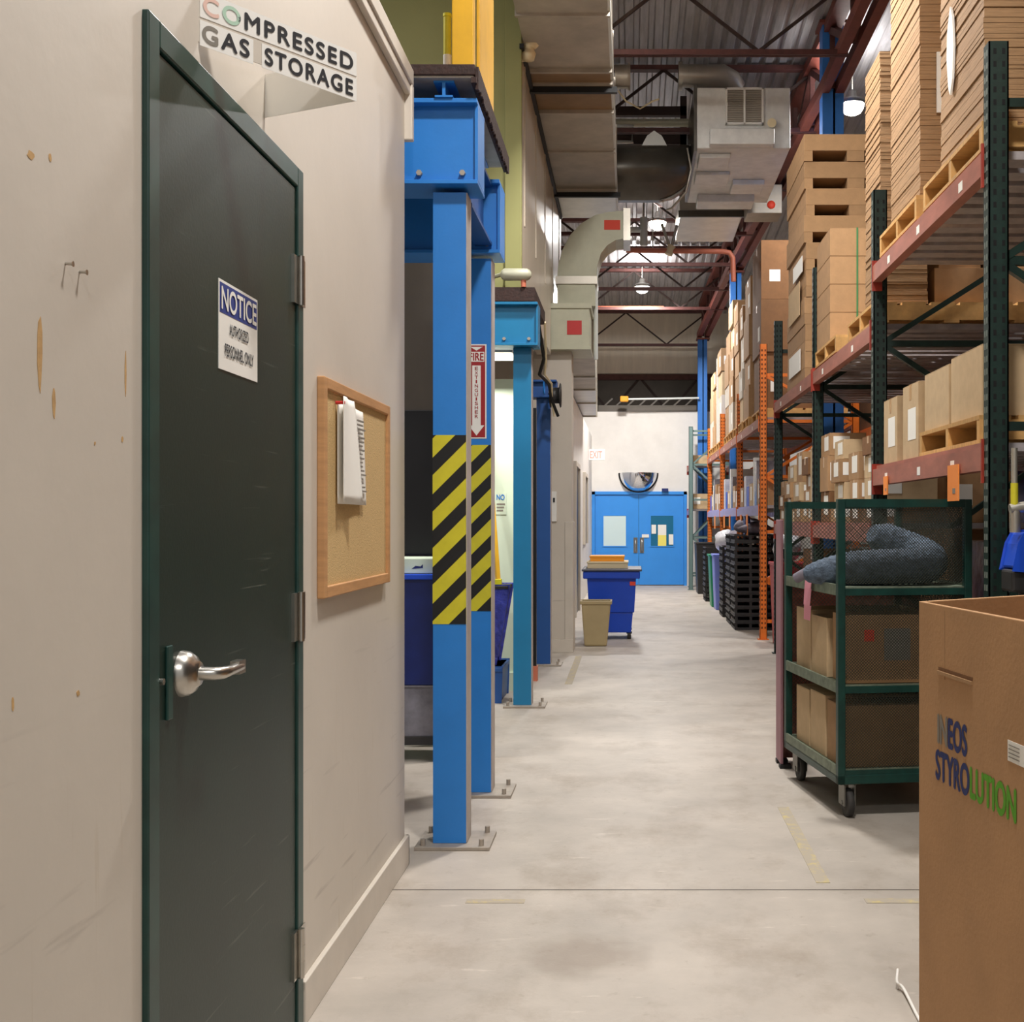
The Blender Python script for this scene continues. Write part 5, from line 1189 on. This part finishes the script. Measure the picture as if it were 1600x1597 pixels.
cbox(.05, .57, .035, .235, zs, zs+.30, 'open-topped carton nearest the mesh on the cart middle shelf', opened=True, lab=1)
cbox(.03, .56, .26, .50, zs, zs+.27, 'open-topped kraft carton in the middle of cart middle shelf', opened=True, mt='kraft_light')
cbox(.03, .56, .52, .76, zs, zs+.29, 'kraft carton at the far side of cart middle shelf', mt='kraft_light', opened=True)
zs = .2165
cbox(.03, .57, .035, .255, zs, zs+.27, 'closed carton nearest the mesh on the cart bottom shelf', mt='kraft')
cbox(.03, .56, .28, .52, zs, zs+.28, 'closed carton in the middle of cart bottom shelf', mt='kraft_light')
cbox(.03, .56, .54, .76, zs, zs+.27, 'closed carton at the far side of cart bottom shelf', mt='kraft_light')
# quilted hose
def cr(pts, n=8):
    out = []; p = [Vector(q) for q in pts]; p = [p[0]*2-p[1]]+p+[p[-1]*2-p[-2]]
    for i in range(1, len(p)-2):
        for k in range(n):
            a = k/n; out.append(.5*((2*p[i])+(-p[i-1]+p[i+1])*a+(2*p[i-1]-5*p[i]+4*p[i+1]-p[i+2])*a*a+(-p[i-1]+3*p[i]-3*p[i+1]+p[i+2])*a**3))
    out.append(p[-2]); return out
path = cr([(-.06, .30, 1.05), (.06, .22, 1.07), (.2, .16, 1.085), (.36, .15, 1.09), (.47, .18, 1.095), (.52, .28, 1.12), (.48, .40, 1.16), (.38, .44, 1.20), (.30, .42, 1.235)], 10)
n = len(path); rs = []
for i in range(n):
    a = i/(n-1); r = .078
    if a < .18: r = .028+(.078-.028)*(a/.18)**.6
    if a > .9: r = .078-.035*((a-.9)/.1)
    rs.append(r*(1+.06*(i % 2)))
t2 = thing('quilted_roll', 'grey-blue quilted hose sleeve curled on the cart top shelf', 'hose sleeve', RM @ Vector((.25, .25, 1.006)))
MB().tube(path, rs, 20).xf(RM).build('sleeve', 'quilt', t2)
MB().tube(cr([(-.09, .34, 1.03), (-.05, .29, 1.06), (.0, .27, 1.06), (.02, .22, 1.09)], 5), .024, 12).xf(RM).build('cuff', 'grey_cloth', t2)
t2 = thing('pink_tag', 'pink paper tag hanging off the cart top shelf', 'tag', RM @ Vector((-.01, .45, .77)))
m = MB(); pts = [(-.008, 1.03), (-.012, .98), (-.014, .9), (-.01, .83)]
for i in range(3):
    (xa, za), (xb, zb) = pts[i], pts[i+1]
    m.add([(xa, .36, za), (xa, .47, za), (xb, .47+.01*i, zb), (xb, .37+.01*i, zb), (xa-.002, .36, za), (xa-.002, .47, za), (xb-.002, .47+.01*i, zb), (xb-.002, .37+.01*i, zb)], [(0, 1, 2, 3), (7, 6, 5, 4), (0, 4, 5, 1), (1, 5, 6, 2), (2, 6, 7, 3), (3, 7, 4, 0)])
m.xf(RM).build('tag_paper', 'pink', t2)
# mauve board behind the cart
t2 = thing('mauve_panel', 'tall mauve board standing just beyond the green cart', 'board', (.80, 6.95, 0))
MB().box(.785, .80, 6.36, 6.56, .02, 1.30).build('board', 'mauve', t2, bevel=.003)
MB().box(.78, .84, 6.34, 6.40, 0, .02).build('foot', 'black', t2); MB().box(.78, .84, 6.48, 6.54, 0, .02).build('foot', 'black', t2)
MB().box(.80, 1.38, 6.54, 6.56, .02, 1.0).build('return_board', 'shrink', t2)

# ================================================================ BIG OCTAGONAL CARTON
poly = [(.707, 2.98), (.782, 2.35), (.95, 1.98), (1.35, 1.9), (1.66, 2.2), (1.70, 2.9), (1.48, 3.22), (1.05, 3.235)]
ZT = 1.10
t = thing('bulk_carton', 'huge open brown octagonal carton with printed lettering at lower right', 'box', (1.2, 2.6, 0))
c = Vector((1.2, 2.6, 0)); n = len(poly); th = .012
inn = []
for i in range(n):
    p = Vector((*poly[i], 0)); d = (c-p).normalized(); inn.append(p+d*th*1.25)
SUB = 6; m = MB(); ring_o = []; ring_i = []
vs = []
bul = lambda z, e: .0
for lev in range(2):
    z = .0 if lev == 0 else ZT
    for p in poly: vs.append((p[0], p[1], z))
    for p in inn: vs.append((p.x, p.y, z+(.012 if lev == 0 else 0)))
fs = []
for i in range(n):
    j = (i+1) % n
    fs += [(i, j, 2*n+j, 2*n+i), (n+j, n+i, 3*n+i, 3*n+j), (2*n+i, 2*n+j, 3*n+j, 3*n+i)]
fs += [tuple(range(n))[::-1], tuple(range(n, 2*n))]
m.add(vs, fs); m.build('carton_wall', 'gaylord', t, bevel=.002)
# print on the aisle face
p0 = Vector((.707, 2.98, 0)); p1 = Vector((.782, 2.35, 0)); e = (p1-p0).normalized(); nrm = e.cross(Vector((0, 0, 1)))
def onface(x, y):        # px -> distance along face, height
    k = (x-VX)/F; s = (k*p0.y-p0.x)/(e.x-k*e.y); q = p0+e*s; return s, H+(VY-y)*q.y/F
s0, z_ = onface(1466, 1160); s1, _ = onface(1511, 1160)
zi = onface(1466, 1160)[1]
text_mb('INEOS', p0+e*s0+Vector((0, 0, zi)), e, (0, 0, 1), s1-s0, .066, split=[(0, 0), (.36, 1)], bold=.05, lift=.0012).build('lettering', ['ink_faded', 'navy_print'], t)
s0, _ = onface(1463, 1220); s1, _ = onface(1588, 1290); zi = onface(1463, 1215)[1]
text_mb('STYROLUTION', p0+e*s0+Vector((0, 0, zi)), e, (0, 0, 1), s1-s0, .066, split=[(0, 0), (.46, 1)], bold=.05, lift=.0012).build('lettering', ['navy_print', 'green_print'], t)
s0, zz = onface(1575, 1188); quad(p0+e*s0+Vector((0, 0, zz)), e, (0, 0, 1), .085, .042).build('address_label', 'paper', t)
m = MB(); [m.add(q_.v, q_.f) for q_ in [quad(p0+e*(s0+.006)+nrm*.001+Vector((0, 0, zz+.008+.008*k)), e, (0, 0, 1), .05, .002) for k in range(4)]]
m.build('label_print', 'ink_faded', t)
s0, zz = onface(1467, 1040); s1, _ = onface(1520, 1060)
q = MB(); a = p0+e*s0+Vector((0, 0, zz-.006)); b = p0+e*s1+Vector((0, 0, zz-.006))
q.bar(a, b, .003, .008); q.build('slot_crease', 'kraft_dark', t)
q = MB(); q.bar(a+Vector((0, 0, -.009)), b+Vector((0, 0, -.009)), .01, .008); q.build('slot_flap', 'kraft', t)
m = MB(); a = p0+e*.17; m.bar(a+nrm*.0005+Vector((0, 0, .93)), a+nrm*.0005+Vector((0, 0, ZT-.01)), .0012, .002); m.build('crease', 'kraft', t)
# strap on the floor at its foot
t = thing('plastic_strap', 'loose white plastic strap on the floor by big carton', 'strap', (.66, 2.9, 0))
def fl(x, y, z=0): Y = (H-z)*F/(y-VY); return Vector((px(x, Y), Y, z))
MB().tube(cr([fl(1403, 1515, .04), fl(1402, 1535, .02), fl(1412, 1545, .012), fl(1432, 1585, .006), fl(1440, 1600, .006)], 6), .0045, 8).build('strap_length', 'white', t)
MB().tube([Vector((.665, 2.98, .012)), Vector((.70, 2.90, .012)), Vector((.69, 2.80, .012))], .004, 8).build('strap_length', 'white', t)
